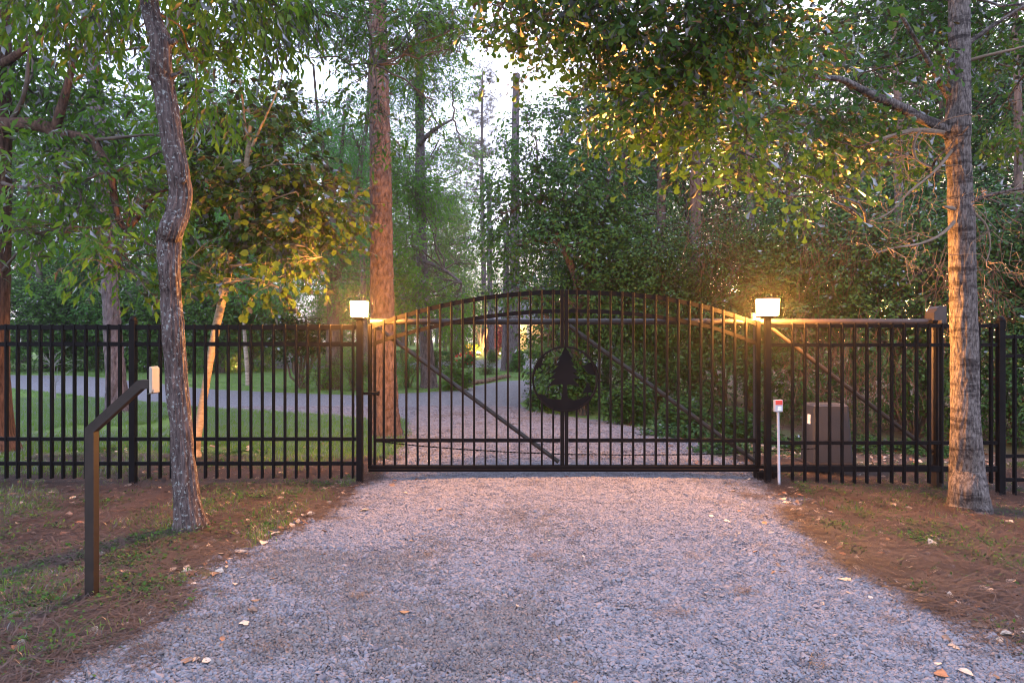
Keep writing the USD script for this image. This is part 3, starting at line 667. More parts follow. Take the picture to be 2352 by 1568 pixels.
# keypad on its gooseneck stand
yk = 3.86; sk = F / yk
K = thing('keypad_stand', 'brown square tube keypad stand with a bent arm on the left verge', 'keypad stand', ((214 - CU) / sk, yk, 0))
w = .0255
kx = lambda u: (u - CU) / sk
kz = lambda v: EYE - (v - CV) / sk
xc = kx(211)
path = [(xc, -.25), (xc, kz(986)), (kx(326), kz(882)), (kx(349), kz(882))]
def sq_tube(path, w, y):
    V = []
    P = np.array(path); n = len(P)
    for k in range(n):
        a = unit(P[k] - P[k - 1]) if k else unit(P[1] - P[0]); b = unit(P[k + 1] - P[k]) if k < n - 1 else a
        m = unit(np.array([-(a + b)[1], (a + b)[0]])); s = w / max(.3, abs(m @ np.array([-b[1], b[0]])))
        for o, yy in ((-1, -w), (1, -w), (1, w), (-1, w)):
            V.append([P[k][0] + m[0] * s * o, y + yy, P[k][1] + m[1] * s * o])
    f = []
    for k in range(n - 1):
        for q_ in range(4):
            f.append([k * 4 + q_, (k + 1) * 4 + q_, (k + 1) * 4 + (q_ + 1) % 4, k * 4 + (q_ + 1) % 4])
    f += [[0, 1, 2, 3], [(n - 1) * 4 + 3, (n - 1) * 4 + 2, (n - 1) * 4 + 1, (n - 1) * 4]]
    return np.array(V), np.array(f)
part(K, 'bent_tube', sq_tube(path, w, yk), M_STAND)
part(K, 'mounting_plate', box(kx(349.2), kx(350.8), yk - .04, yk + .045, kz(897), kz(845)), M_STAND)
kp = part(K, 'keypad_case', box(kx(346.5) + .010, kx(355), yk - .04, yk + .045, kz(902), kz(841), .005), M_BEIGE)
part(kp, 'keypad_cover', box(kx(355) + .0005, kx(357.5), yk - .038, yk + .043, kz(899), kz(844), .003), M_BEIGE)
part(kp, 'cover_lip', box(kx(357.5) + .0005, kx(359.2), yk - .030, yk + .035, kz(901), kz(892), .003), M_BEIGE)
part(kp, 'drip_gasket', box(kx(347), kx(355), yk - .042, yk + .046, kz(903.2), kz(902.2), .0005), M_DKPL)

# ------------------------------------------------------------------ trees traced at their own distance
def tree(name, label, loc, group=None): return thing(name, label, 'tree', loc, group=group)
# the crooked trunk in front of the left fence
P, R = trunk_px([(336, -90, 35.7), (342, 0, 36.5), (356, 60, 39.1), (369, 95, 44.2), (370, 140, 42.5), (372, 180, 47.6), (379, 215, 45.9), (388, 270, 44.2), (399, 340, 45.0), (410, 400, 45.9), (415, 440, 48.4), (408, 490, 51.0), (394, 525, 52.0), (389, 548, 50.0), (389, 620, 44.2), (393, 690, 43.4), (398, 760, 45.0), (404, 850, 45.0), (413, 950, 46.8), (420, 1040, 49.3), (427, 1120, 54.4), (432, 1175, 62.9), (436, 1205, 76.5), (438, 1218, 88.4)], 5.29, step=0.018)
t1 = tree('crooked_tree', 'crooked furrowed grey brown trunk with stub branches, in front of the left fence', (P[0][0], 5.29, 0))
part(t1, 'trunk', tube(P, R, 84, fur(.013, 1.7, 9.5)), M_BK_L, True)
for a, b, r in (((385, 102), (404, 94), .030), ((362, 178), (340, 178), .022), ((362, 192), (345, 180), .020), ((398, 176), (414, 166), .014), ((410, 418), (424, 414), .026)):
    pa, pb = at(*a, 5.29), at(*b, 5.22); m = (pa + pb) / 2
    part(t1, 'branch_stub', tube(resample([np.append(pa, r * 1.35), np.append(m, r), np.append(pb, r * .62)], .008), 0, 20) if 0 else tube([pa, m, pb], [r * 1.5, r * .95, r * .7], 20, fur(.006, 4, 5, 3)), M_BK_L, True)
rng = np.random.default_rng(11)
B = [blob(120, -60, 6.0, 180, 120, 1.0), blob(420, -70, 5.6, 200, 100, .9), blob(560, 10, 6.4, 120, 90, .8), blob(480, 170, 6.6, 90, 110, .7), blob(640, -30, 6.6, 130, 70, .8)]
P_, D_ = sprigs(rng, B, 900, 1.6, .46)
lm, st = leafed(rng, P_, D_, 7, .30, .115, T_LANCE, .9)
rest = big_leaves(t1, lm, T_LANCE, 120, M_LEFT)
part(t1, 'foliage', rest, M_LEFT, True, kind='stuff')
part(t1, 'limb', join(limbs_to(rng, [P[-1], P[-20]], B, P_, .012, 7) + [stem_mesh(st)]), M_TWIG, True)

# the tree at the left edge with the drooping limb
P, R = trunk_px([(2, -80, 40), (-2, 130, 46), (-4, 300, 52), (-6, 500, 52), (-10, 700, 54), (-12, 900, 62), (-10, 1000, 76), (-8, 1040, 105)], 8.9)
t2 = tree('edge_tree', 'reddish barked tree cut by the left edge of the picture, with a long drooping limb', (P[0][0], 8.9, 0))
part(t2, 'trunk', tube(P, R, 40, fur(.016, 1.2, 6)), M_BK_EDGE, True)
def poly_px(rows, step=.05):
    A = np.array([np.append(at(u, v, y), w / 2 / F * y) for u, v, y, w in rows]); A = resample(A, step); return A[:, :3], A[:, 3]
Lm = [[(8, 288, 8.8, 34), (60, 286, 8.7, 32), (110, 292, 8.6, 30), (128, 306, 8.6, 26), (165, 310, 8.5, 20), (212, 322, 8.4, 19), (235, 358, 8.4, 17), (255, 400, 8.3, 16), (262, 450, 8.3, 15), (272, 500, 8.3, 14), (290, 526, 8.3, 12), (318, 498, 8.3, 11), (342, 462, 8.3, 10), (372, 440, 8.2, 7), (420, 425, 8.2, 4)],
      [(125, 300, 8.6, 22), (150, 215, 8.5, 18), (175, 120, 8.4, 15), (205, 20, 8.3, 13), (225, -60, 8.2, 10)],
      [(0, 150, 8.8, 22), (60, 110, 8.6, 14), (105, 60, 8.5, 10), (125, -10, 8.4, 8)],
      [(290, 526, 8.3, 9), (340, 560, 8.2, 6), (400, 585, 8.2, 3)],
      [(215, 322, 8.4, 9), (330, 310, 8.2, 6), (420, 330, 8.0, 3)],
      [(20, 285, 8.8, 12), (60, 200, 8.5, 9), (70, 100, 8.4, 6), (150, 40, 8.2, 4)],
      [(110, 292, 8.6, 9), (160, 400, 8.3, 6), (185, 460, 8.2, 5), (120, 560, 8.0, 3)],
      [(5, 420, 8.8, 10), (80, 430, 8.5, 6), (200, 410, 8.3, 4)], [(8, 620, 8.8, 8), (80, 560, 8.5, 5), (190, 555, 8.2, 3)]]
for k, rows in enumerate(Lm):
    p_, r_ = poly_px(rows); part(t2, 'limb', tube(p_, r_, 14 if k < 3 else 7, fur(.006, 3, 5, k)), M_BK_EDGE if k < 3 else M_TWIG, True)
rng = np.random.default_rng(12)
B = [blob(70, 60, 8.9, 170, 150, 1.1), blob(300, 60, 9.2, 150, 130, 1.2), blob(120, 250, 9.6, 150, 130, .9), blob(280, 330, 9.5, 140, 150, 1.1), blob(110, 430, 8.1, 150, 120, 1.1), blob(60, 540, 8.0, 110, 60, .9), blob(300, 480, 8.0, 140, 90, .9), blob(270, 620, 7.6, 90, 70, .6), blob(480, 320, 8.8, 110, 170, .9), blob(520, 120, 9.0, 110, 120, .9)]
P_, D_ = sprigs(rng, B, 1500, 1.3, .48)
lm, st = leafed(rng, P_, D_, 7, .34, .135, T_LANCE, .85)
rest = big_leaves(t2, lm, T_LANCE, 160, M_LEFT)
part(t2, 'foliage', rest, M_LEFT, True, kind='stuff')
part(t2, 'twig', join(limbs_to(rng, [at(130, 300, 8.6), at(255, 400, 8.3), at(175, 120, 8.4), at(290, 526, 8.3), at(60, 200, 8.5)], B, P_, .018, 22, .03) + [stem_mesh(st)]), M_TWIG, True, kind='stuff')

# grey pine beyond the left fence
P, R = trunk_px([(190, -90, 26), (203, 30, 29), (214, 150, 29), (224, 260, 31), (232, 360, 31), (241, 470, 33), (248, 580, 34), (254, 680, 35), (260, 780, 38), (266, 870, 42), (270, 925, 52), (272, 952, 62)], 13.7, step=.05)
t3 = tree('leaning_pine', 'leaning grey pine trunk on the lawn behind the keypad stand', (P[0][0], 13.7, 0))
part(t3, 'trunk', tube(P, R, 72, plates(.022, .09, .20, 3)), M_BK_PINE, True)

# pale slim leaning tree with olive leaves lit by the lantern
P, R = trunk_px([(574, 285, 8), (572, 320, 10), (567, 370, 12), (556, 440, 13), (545, 500, 15), (534, 570, 16), (524, 630, 17), (508, 700, 18), (495, 760, 18), (482, 830, 17), (470, 900, 17), (460, 960, 18), (452, 1005, 21), (448, 1035, 25), (447, 1052, 32)], 8.6, step=.03)
t4 = tree('slim_leaning_tree', 'slim pale leaning tree with olive and golden leaves, just behind the left fence', (P[0][0], 8.6, 0))
part(t4, 'trunk', tube(P, R, 28, fur(.004, 6, 3)), M_BK_PALE, True)
tw = [[(572, 330, 8.6, 8), (560, 260, 8.6, 6), (552, 190, 8.5, 4), (540, 110, 8.5, 3)], [(567, 365, 8.6, 9), (600, 290, 8.5, 6), (628, 230, 8.4, 4), (650, 160, 8.4, 3)], [(545, 500, 8.6, 8), (600, 470, 8.4, 6), (680, 440, 8.2, 3)],
      [(535, 570, 8.6, 8), (620, 560, 8.3, 6), (720, 570, 8.0, 3)], [(528, 610, 8.6, 7), (600, 605, 8.3, 5), (700, 600, 8.0, 3)], [(540, 530, 8.6, 7), (500, 450, 8.4, 5), (460, 400, 8.3, 3)], [(518, 660, 8.6, 6), (470, 620, 8.3, 4), (430, 600, 8.2, 3)], [(520, 655, 8.6, 7), (570, 640, 8.3, 5), (640, 660, 7.9, 3)], [(560, 410, 8.6, 6), (620, 380, 8.4, 4), (700, 380, 8.3, 2)]]
for rows in tw:
    p_, r_ = poly_px(rows); part(t4, 'limb', tube(p_, r_, 8), M_BK_PALE, True)
rng = np.random.default_rng(13)
B = [blob(560, 250, 8.6, 130, 90, .8), blob(520, 380, 8.5, 110, 80, .8), blob(640, 360, 8.5, 120, 90, .8), blob(700, 480, 8.4, 140, 70, .9), blob(560, 480, 8.4, 130, 80, .8), blob(640, 560, 8.1, 190, 60, .8), blob(470, 560, 8.2, 100, 60, .7), blob(740, 590, 7.9, 110, 45, .6), blob(600, 650, 7.9, 130, 40, .5), blob(460, 640, 8.0, 80, 40, .5)]
P_, D_ = sprigs(rng, B, 900, 1.5, .475)
lm, st = leafed(rng, P_, D_, 8, .30, .078, T_ROUND, .55, flat=.8)
part(t4, 'foliage', lm, M_RED, True, kind='stuff')
part(t4, 'twig', join(limbs_to(rng, [at(*r[1][:3]) for r in tw] + [at(*r[2][:3]) for r in tw], B, P_, .010, 8, .02) + [stem_mesh(st, .002)]), M_BK_PALE, True, kind='stuff')

# the pine beside the gate
P, R = trunk_px([(864, -120, 38), (867, 0, 39), (870, 120, 41), (872, 250, 44), (874, 400, 48), (876, 550, 51), (878, 700, 54), (881, 820, 57), (884, 920, 60), (887, 975, 66), (888, 1000, 78), (888, 1012, 92)], 10.3, step=.022)
t5 = tree('gate_pine', 'tall plated pine trunk glowing orange beside the left lantern', (P[0][0], 10.3, 0))
part(t5, 'trunk', tube(P, R, 110, plates(.020, .07, .15, 8)), barkmat('bark_pine_red', (.038, .024, .02), (.15, .098, .08), None, (10, 10, 5)), True)

# feathery green trees behind the lawn island
def feathery(label, rows, forks, y, blobs, seed, mtl, n=3600, size=.11, tpl=T_SLIM, bark=M_BK_FAR, k=9, name='feathery_tree', L=.5, droop=.5, gap=.55, thr=.44):
    P, R = trunk_px(rows, y, step=.08)
    t = tree(name, label, (P[0][0], y, 0), None)
    part(t, 'trunk', tube(P, R, 28, fur(.02, 1.5, 5, seed)), bark, True)
    for fr in forks:
        p_, r_ = poly_px(fr, .12); part(t, 'limb', tube(p_, r_, 12, fur(.008, 2, 4, seed)), bark, True)
    rng = np.random.default_rng(seed)
    P_, D_ = sprigs(rng, blobs, n, gap, thr, seed=seed)
    lm, st = leafed(rng, P_, D_, k, L, size, tpl, droop)
    part(t, 'foliage', lm, mtl, True, kind='stuff')
    hubs = [P[-1]] + [at(*q_[:3]) for fr in forks for q_ in fr[1:]]
    part(t, 'twig', join(limbs_to(rng, hubs, blobs, P_, .03, 14, .05)), M_TWIG, True, kind='stuff')
    return t
feathery('bright green feathery tree with a forking trunk, left of the left lantern', [(764, 610, 26), (764, 660, 27), (765, 740, 28), (764, 820, 30), (762, 870, 36), (762, 898, 46)],
    [[(764, 640, 20.5, 24), (752, 600, 20.5, 18), (765, 500, 20.4, 15), (752, 400, 20.4, 12), (735, 300, 20.4, 8), (720, 150, 20.4, 5)], [(768, 640, 20.5, 22), (800, 560, 20.3, 18), (812, 480, 20.3, 14), (828, 380, 20.3, 11), (845, 250, 20.3, 8), (850, 100, 20.3, 5)], [(758, 470, 20.5, 12), (780, 380, 20.5, 9), (790, 250, 20.4, 6)], [(752, 590, 20.5, 10), (710, 520, 20.3, 7), (650, 480, 20.2, 4)]],
    20.5, [blob(740, -40, 20.5, 170, 110, 2.5), blob(640, 90, 20, 110, 110, 2), blob(830, 130, 20.5, 130, 110, 2), blob(730, 230, 20.5, 130, 90, 2), blob(820, 320, 20, 90, 90, 2), blob(650, 330, 20, 110, 90, 2), blob(790, 500, 19.5, 80, 80, 1.6), blob(700, 560, 19.5, 110, 60, 1.8), blob(790, 650, 19, 70, 60, 1.2), blob(640, 640, 19.5, 120, 60, 1.8), blob(540, 440, 20, 120, 120, 2), blob(560, 230, 20, 110, 110, 2)], 21, M_CYP, 6200)
feathery('spring green tree with layered drooping sprays right of the gate pine', [(962, 30, 18), (964, 200, 20), (965, 380, 22), (966, 500, 24), (970, 620, 25), (976, 740, 28), (982, 830, 32), (985, 880, 40), (986, 898, 52)],
    [[(965, 330, 21.3, 12), (1010, 290, 20.8, 8), (1040, 275, 20.6, 5)], [(970, 600, 21.3, 10), (1020, 620, 20.6, 8), (1060, 650, 20, 5)]],
    21.5, [blob(950, 40, 21.5, 70, 90, 1.8), blob(1030, 60, 21.3, 50, 60, 1.2), blob(1040, 190, 21.2, 50, 50, 1.2), blob(1060, 330, 20.6, 45, 40, .9), blob(940, 180, 21, 60, 80, 1.5), blob(1000, 310, 20.6, 60, 45, 1.2), blob(940, 420, 20.6, 60, 70, 1.3), blob(975, 450, 21, 60, 40, 1.2), blob(960, 570, 20.4, 90, 60, 1.5), blob(1010, 640, 20, 85, 60, 1.4), blob(945, 690, 20, 70, 60, 1.2), blob(1040, 720, 20, 60, 45, 1.2), blob(1055, 600, 21, 50, 50, 1)], 22, M_CYP2, 4200, bark=M_BK_PINE)
# foliage of the tree on the driveway's right side, hanging over the drive
feathery('broad leafy tree hanging over the right side of the driveway behind the gate', [(1330, 640, 24), (1326, 760, 26), (1322, 870, 30), (1320, 940, 40)],
    [[(1330, 660, 14.6, 20), (1290, 560, 14.4, 15), (1240, 470, 14.2, 10)], [(1330, 660, 14.6, 20), (1380, 520, 14.6, 15), (1400, 380, 14.5, 9)], [(1326, 720, 14.6, 14), (1240, 690, 14.0, 9), (1160, 680, 13.6, 5)]],
    14.7, [blob(1170, 400, 14.9, 60, 60, .9), blob(1150, 490, 14.6, 50, 60, .9), blob(1230, 320, 14.8, 90, 80, 1.1), blob(1340, 280, 15, 110, 90, 1.2), blob(1200, 450, 14.4, 90, 80, 1.1), blob(1320, 440, 14.4, 130, 90, 1.2), blob(1180, 560, 14.2, 80, 70, 1.0), blob(1290, 580, 13.9, 120, 80, 1.2), blob(1210, 660, 13.8, 100, 60, 1.0), blob(1420, 560, 14.4, 120, 110, 1.2), blob(1330, 700, 13.7, 120, 70, 1.0), blob(1440, 700, 14, 110, 80, 1.0), blob(1270, 790, 13.7, 70, 60, .8), blob(1290, 880, 13.6, 60, 60, .8)], 23, M_LFY, 4600, .088, T_OVAL, k=8, name='leafy_tree', L=.34, droop=.6, gap=1.0, thr=.42)

# the smooth barked oak on the right verge
P, R = trunk_px([(2200, -140, 40.4), (2203, 0, 42.3), (2204, 100, 43.2), (2203, 200, 45.1), (2200, 290, 50.8), (2201, 350, 47.9), (2205, 440, 48.9), (2209, 520, 51.7), (2210, 600, 52.6), (2213, 700, 54.5), (2215, 800, 55.5), (2216, 900, 57.3), (2218, 1000, 61.1), (2221, 1080, 70.5), (2224, 1130, 77.4), (2227, 1165, 89.4), (2228, 1180, 94.6)], 6.25, step=.02)
M_BK_OAK = mat('bark_oak', {'g': ('geometry', {}), 'mp': ('mapping', dict(scale=(26, 26, 9))), 'mh': ('mapping', dict(scale=(3.5, 3.5, 17))),
    'n': ('noise_texture', dict(scale=2.0, detail=6.0, roughness=.65)), 'nh': ('noise_texture', dict(scale=1.0, detail=5.0, roughness=.6)),
    'r': ('rgb_ramp', {'ramp': [(.36, (.028, .021, .02)), (.5, (.085, .069, .062)), (.68, (.165, .138, .125))]}), 'rh': ('rgb_ramp', {'ramp': [(.50, (1, 1, 1)), (.62, (.18, .15, .15))]}),
    'ml': ('mix_color', dict(blend_type='multiply', fac=.85)), 'bp': ('bump', dict(strength=.7, distance=.02)), 'p': ('principled_bsdf', dict(roughness=.85, specular_ior_level=.2))},
    [('g.position', 'mp.vector'), ('g.position', 'mh.vector'), ('mp.vector', 'n.vector'), ('mh.vector', 'nh.vector'), ('n.fac', 'r.fac'), ('nh.fac', 'rh.fac'), ('r.color', 'ml.a'), ('rh.color', 'ml.b'), ('ml.result', 'p.base_color'), ('n.fac', 'bp.height'), ('bp.normal', 'p.normal')], 'p.BSDF')
t6 = tree('smooth_oak', 'smooth grey banded oak trunk, orange lit on its left, before the right fence', (P[0][0], 6.25, 0))
part(t6, 'trunk', tube(P, R, 72, fur(.010, 3.2, 11, 6)), M_BK_OAK, True)
ol = [[(2180, 312, 6.25, 26), (2160, 292, 6.2, 24), (2110, 270, 6.1, 22), (2060, 242, 6.0, 21), (2010, 222, 5.9, 19), (1960, 196, 5.85, 16), (1930, 182, 5.8, 13), (1880, 178, 5.7, 9), (1800, 172, 5.6, 6)],
      [(2165, 305, 6.2, 14), (2110, 300, 6.1, 12), (2050, 312, 6.0, 9), (2000, 330, 5.9, 4)], [(2112, 302, 6.1, 8), (2098, 340, 6.1, 7), (2105, 365, 6.1, 5), (2140, 385, 6.2, 3)],
      [(2190, 340, 6.25, 9), (2150, 390, 6.1, 6), (2090, 440, 5.9, 5), (2040, 490, 5.8, 4), (1990, 510, 5.7, 3)], [(2190, 480, 6.2, 12), (2168, 475, 6.1, 7)],
      [(2190, 510, 6.2, 10), (2150, 545, 6.0, 6), (2110, 560, 5.9, 5), (2050, 570, 5.8, 4), (2015, 580, 5.7, 3)], [(2225, 465, 6.25, 12), (2260, 452, 6.2, 9), (2310, 440, 6.1, 8), (2400, 425, 6.0, 6)],
      [(2225, 100, 6.25, 12), (2280, 60, 6.2, 9), (2360, 10, 6.1, 6)], [(2190, 240, 6.25, 18), (2165, 200, 6.2, 14), (2120, 120, 6.0, 10), (2060, 20, 5.8, 7)], [(2225, 140, 6.2, 9), (2300, 120, 6.0, 6), (2380, 100, 5.9, 4)], [(2225, 480, 6.25, 7), (2270, 530, 6.2, 4), (2265, 600, 6.1, 3)]]
for k, rows in enumerate(ol):
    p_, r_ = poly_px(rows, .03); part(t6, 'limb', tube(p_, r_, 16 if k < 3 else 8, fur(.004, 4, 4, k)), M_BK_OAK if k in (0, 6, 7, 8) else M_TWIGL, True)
rng = np.random.default_rng(14)
B = [blob(1130, 10, 5.3, 90, 80, .6), blob(1190, 110, 5.3, 80, 70, .5), blob(1270, 220, 5.3, 80, 60, .4), blob(1310, -30, 5.0, 230, 140, 1.0), blob(1560, 30, 4.9, 230, 150, 1.0), blob(1820, 40, 4.9, 240, 120, 1.0), blob(2080, 0, 7.0, 150, 130, .7), blob(1700, 210, 5.0, 230, 110, .9), blob(1930, 200, 6.7, 190, 105, .9), blob(1480, 250, 5.2, 150, 110, .7), blob(1680, 340, 5.0, 160, 60, .6), blob(1830, 330, 6.6, 190, 80, .8), blob(2060, 340, 6.9, 90, 60, .5), blob(2310, 50, 7.0, 90, 110, .7), blob(2320, 240, 6.9, 70, 110, .6), blob(2225, 290, 5.9, 50, 35, .15), blob(1620, 400, 5.1, 120, 35, .3), blob(1880, 420, 4.9, 120, 45, .35)]
P_, D_ = sprigs(rng, B, 4200, 1.5, .455)
lm, st = leafed(rng, P_, D_, 7, .22, .075, T_SPAT, .6)
rest = big_leaves(t6, lm, T_SPAT, 160, M_OAK)
part(t6, 'foliage', rest, M_OAK, True, kind='stuff')
part(t6, 'twig', join(limbs_to(rng, [at(*r[j][:3]) for r in ol for j in range(2, len(r))], B, P_, .012, 12, .02) + [stem_mesh(st, .0016)]), M_BK_OAK, True, kind='stuff')
# bare lantern-lit twigs of the same tree
tws = []
for a in (ol[3], ol[5], ol[1], ol[2], ol[6], ol[10]):
    for _ in range(9):
        q_ = a[rng.integers(1, len(a))]; p0 = at(*q_[:3])
        d = unit(np.array([rng.uniform(-1, .5) if a is not ol[6] else rng.uniform(-.3, 1), rng.uniform(-.6, .3), rng.uniform(-1, .25)]))
        p1 = p0 + d * rng.uniform(.25, .8); tws.append(limb(rng, p0, p1, .0045, .0015, .12, 5, 8, .18))
        for __ in range(2):
            m = p0 + (p1 - p0) * rng.uniform(.3, .9); tws.append(limb(rng, m, m + unit(d + rng.normal(size=3) * .7) * rng.uniform(.1, .35), .0025, .001, .1, 4, 6, .2))
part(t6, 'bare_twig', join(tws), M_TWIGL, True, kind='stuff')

# overhanging spray with long leaves near the top middle
t7 = tree('overhanging_tree', 'overhanging branch with long pointed leaves in front of the gate pine top', at(760, -60, 7.4), None)
rng = np.random.default_rng(15)
hub = at(800, -160, 7.6)
B = [blob(740, 30, 7.4, 110, 60, .6), blob(900, 60, 7.4, 130, 80, .6), blob(840, 180, 7.3, 120, 50, .5), blob(960, 120, 7.5, 70, 70, .5), blob(700, 130, 7.3, 90, 60, .5), blob(880, 290, 7.3, 50, 50, .3), blob(1020, 20, 7.5, 60, 60, .5), blob(1060, 120, 7.5, 60, 50, .4), blob(1000, 230, 7.4, 45, 45, .25), blob(1110, 40, 7.5, 60, 60, .4), blob(640, 40, 7.4, 80, 50, .5)]
P_, D_ = sprigs(rng, B, 520, 1.8, .48)
lm, st = leafed(rng, P_, D_, 8, .26, .085, T_LANCE, .65)
rest = big_leaves(t7, lm, T_LANCE, 80, M_OAK)
part(t7, 'foliage', rest, M_OAK, True, kind='stuff')
part(t7, 'limb', join(limbs_to(rng, [hub, at(800, 40, 7.4), at(860, 150, 7.35)], B, P_, .012, 12, .03) + [limb(rng, hub, at(860, 150, 7.35), .02, .01), stem_mesh(st, .002)]), M_TWIG, True, kind='stuff')

# ------------------------------------------------------------------ prototypes for repeated plants
def on_ground(x, y): return (x, y, float(ground_z(np.array([x]), np.array([y]))[0]) - .03)
def proto_tree(name, label, loc, rot, scale, seed, height, blobs, n, k, size, tpl, mtl, L, bark, r, group, droop=.4, gap=.7, thr=.42, stems=1, lean=.06, cat='tree', hub=.45):
    """A tree of its own at the origin, then set down at loc."""
    rng = np.random.default_rng(seed)
    p = thing(name, label, cat, loc, rot, scale, group); BASE[p] = np.zeros(3)
    hubs = []; ms = []
    for s in range(stems):
        a = s * 2.4 + seed; top = np.array([math.cos(a) * lean * height, math.sin(a) * lean * height, height * hub * 2 * .8])
        b0 = np.array([math.cos(a), math.sin(a), 0]) * r * (1.2 if stems > 1 else 0) + [0, 0, -.15]
        t = np.linspace(0, 1, 14)[:, None]
        P = b0 + (top - b0) * t + np.sin(t * 5 + s) * .02 * height * np.array([math.sin(a), -math.cos(a), 0])
        rr = r * (1 - .75 * t[:, 0]) / (1 if stems == 1 else 1.5); rr[0] *= 1.35
        ms.append(tube(resample(np.column_stack([P, rr]), .15)[:, :3], resample(np.column_stack([P, rr]), .15)[:, 3], 12, fur(r * .08, 2, 4, seed)))
        hubs += list(P[4:])
    part(p, 'trunk', join(ms), bark, True)
    P_, D_ = sprigs(rng, blobs, n, gap, thr, seed=seed)
    lm, st = leafed(rng, P_, D_, k, L, size, tpl, droop)
    part(p, 'foliage', lm, mtl, True, kind='stuff')
    part(p, 'limb', join(limbs_to(rng, hubs, blobs, P_, r * .4, 7, .05)), M_TWIG, True, kind='stuff')
    return p
def rblobs(seed, n, zlo, zhi, wid, rr, squash=.7, prof=None):
    g = np.random.default_rng(seed); out = []
    for i_ in range(n):
        z = zlo + (zhi - zlo) * (i_ + .5) / n; t = (z - zlo) / (zhi - zlo); wd = wid * (prof(t) if prof else math.sin(math.pi * (.15 + .8 * t)))
        a = i_ * 2.4 + g.uniform(-.4, .4); q = wd * g.uniform(.35, .8)
        R = rr * g.uniform(.75, 1.25)
        out.append((np.array([math.cos(a) * q, math.sin(a) * q, z]), np.array([R, R, R * squash]), 1.0))
    return out
# evergreen thicket on the right side of the drive
GT = 'evergreen shrubs of the right hand thicket'
th_pos = [(1.75, 15.6, 1.0, 'at the bend of the drive, farthest of the row'), (3.0, 14.4, 1.05, 'behind the round emblem'), (4.3, 13.4, 1.1, 'behind the right half of the gate'), (5.5, 12.3, 1.1, 'behind the right lantern post'), (6.7, 11.3, 1.1, 'behind the operator cabinet'), (7.9, 10.6, 1.1, 'behind the tail of the gate'), (9.1, 10.1, 1.15, 'behind the smooth oak trunk'), (10.3, 9.5, 1.15, 'behind the stepped fence panel'), (11.6, 9.2, 1.2, 'at the right edge of the picture')]
protos = []
for q_ in range(3):
    x, y, s, w_ = th_pos[q_]
    protos.append(proto_tree('thicket_shrub', 'dark glossy evergreen shrub ' + w_, on_ground(x, y), 40 * q_, s, 30 + q_, 3.6, rblobs(70 + q_, 13, .35, 3.5, 1.15, .75, .75, lambda t: .75 + .35 * math.sin(math.pi * t)), 3600, 8, .062, T_RHOMB, M_THK, .26, M_TWIG, .05, GT, .35, 1.3, .44, 4, .14, 'shrub', .4))
for k in range(3, len(th_pos)):
    x, y, s, w_ = th_pos[k]; copy(protos[k % 3], 'thicket_shrub', 'dark glossy evergreen shrub ' + w_, 'shrub', on_ground(x, y), 97 * k, s, GT)
GT2 = 'tall dark trees of the right hand thicket'
tt = [(2.6, 19.0, .95, 'left of the emblem, beyond the drive'), (4.6, 17.0, 1.0, 'above the right half of the gate'), (6.6, 15.4, 1.0, 'above the right lantern, left of it'), (8.6, 14.0, 1.0, 'above the operator cabinet'), (10.6, 12.8, 1.0, 'left of the oak trunk, set back'), (12.6, 13.8, .72, 'right of the oak trunk, set back'), (15.4, 12.8, .8, 'at the right edge, set back'), (5.2, 22.0, 1.15, 'far back behind the gate emblem'), (10.0, 19.5, 1.15, 'far back above the right lantern'), (15.5, 18.0, .85, 'far back behind the oak trunk')]
pr2 = []
for q_ in range(2):
    x, y, s, w_ = tt[q_]
    pr2.append(proto_tree('thicket_tree', 'dark leafy thicket tree ' + w_, on_ground(x, y), 60 * q_, s, 50 + q_, 8.0, rblobs(90 + q_, 17, 1.4, 8.4, 1.9, 1.0, .7, lambda t: .5 + .8 * math.sin(math.pi * (.2 + .7 * t))), 4600, 8, .085, T_RHOMB, M_THK, .36, M_BK_FAR, .13, GT2, .5, .8, .475, 1, .04, hub=.5))
for k in range(2, len(tt)):
    x, y, s, w_ = tt[k]; copy(pr2[k % 2], 'thicket_tree', 'dark leafy thicket tree ' + w_, 'tree', on_ground(x, y), 71 * k, s, GT2)
# reddish hanging dead vines in the thicket
def vine_mass(label, u, v, y, ru, rv, n, seed):
    g = np.random.default_rng(seed); c = at(u, v, y); R = np.array([ru / F * y, .5, rv / F * y]); ms = []
    for _ in range(n):
        a = c + unit(g.normal(size=3)) * g.random() ** .4 * R; ln = g.uniform(.5, 1.6)
        m = [a]; d = np.array([g.normal() * .3, g.normal() * .3, -1.0])
        for s in range(6): d = unit(d + g.normal(size=3) * .35 + [0, 0, -.15]); m.append(m[-1] + d * ln / 6)
        ms.append(tube(m, np.linspace(.005, .002, 7), 3, cap=False))
    single('vine_mass', label, 'vines', join(ms), M_DEADV, True, kind='stuff')
vine_mass('reddish tangle of dead vines hanging left of the right lantern', 1640, 480, 12.6, 80, 130, 90, 1)
vine_mass('brown dead vines hanging in the thicket above the right lantern', 1960, 520, 10.8, 170, 90, 90, 2)
vine_mass('brown hanging twigs behind the smooth oak trunk', 2230, 620, 9.2, 110, 130, 80, 3)
vine_mass('dark dead stems behind the operator cabinet', 1950, 800, 10.0, 200, 110, 120, 4)
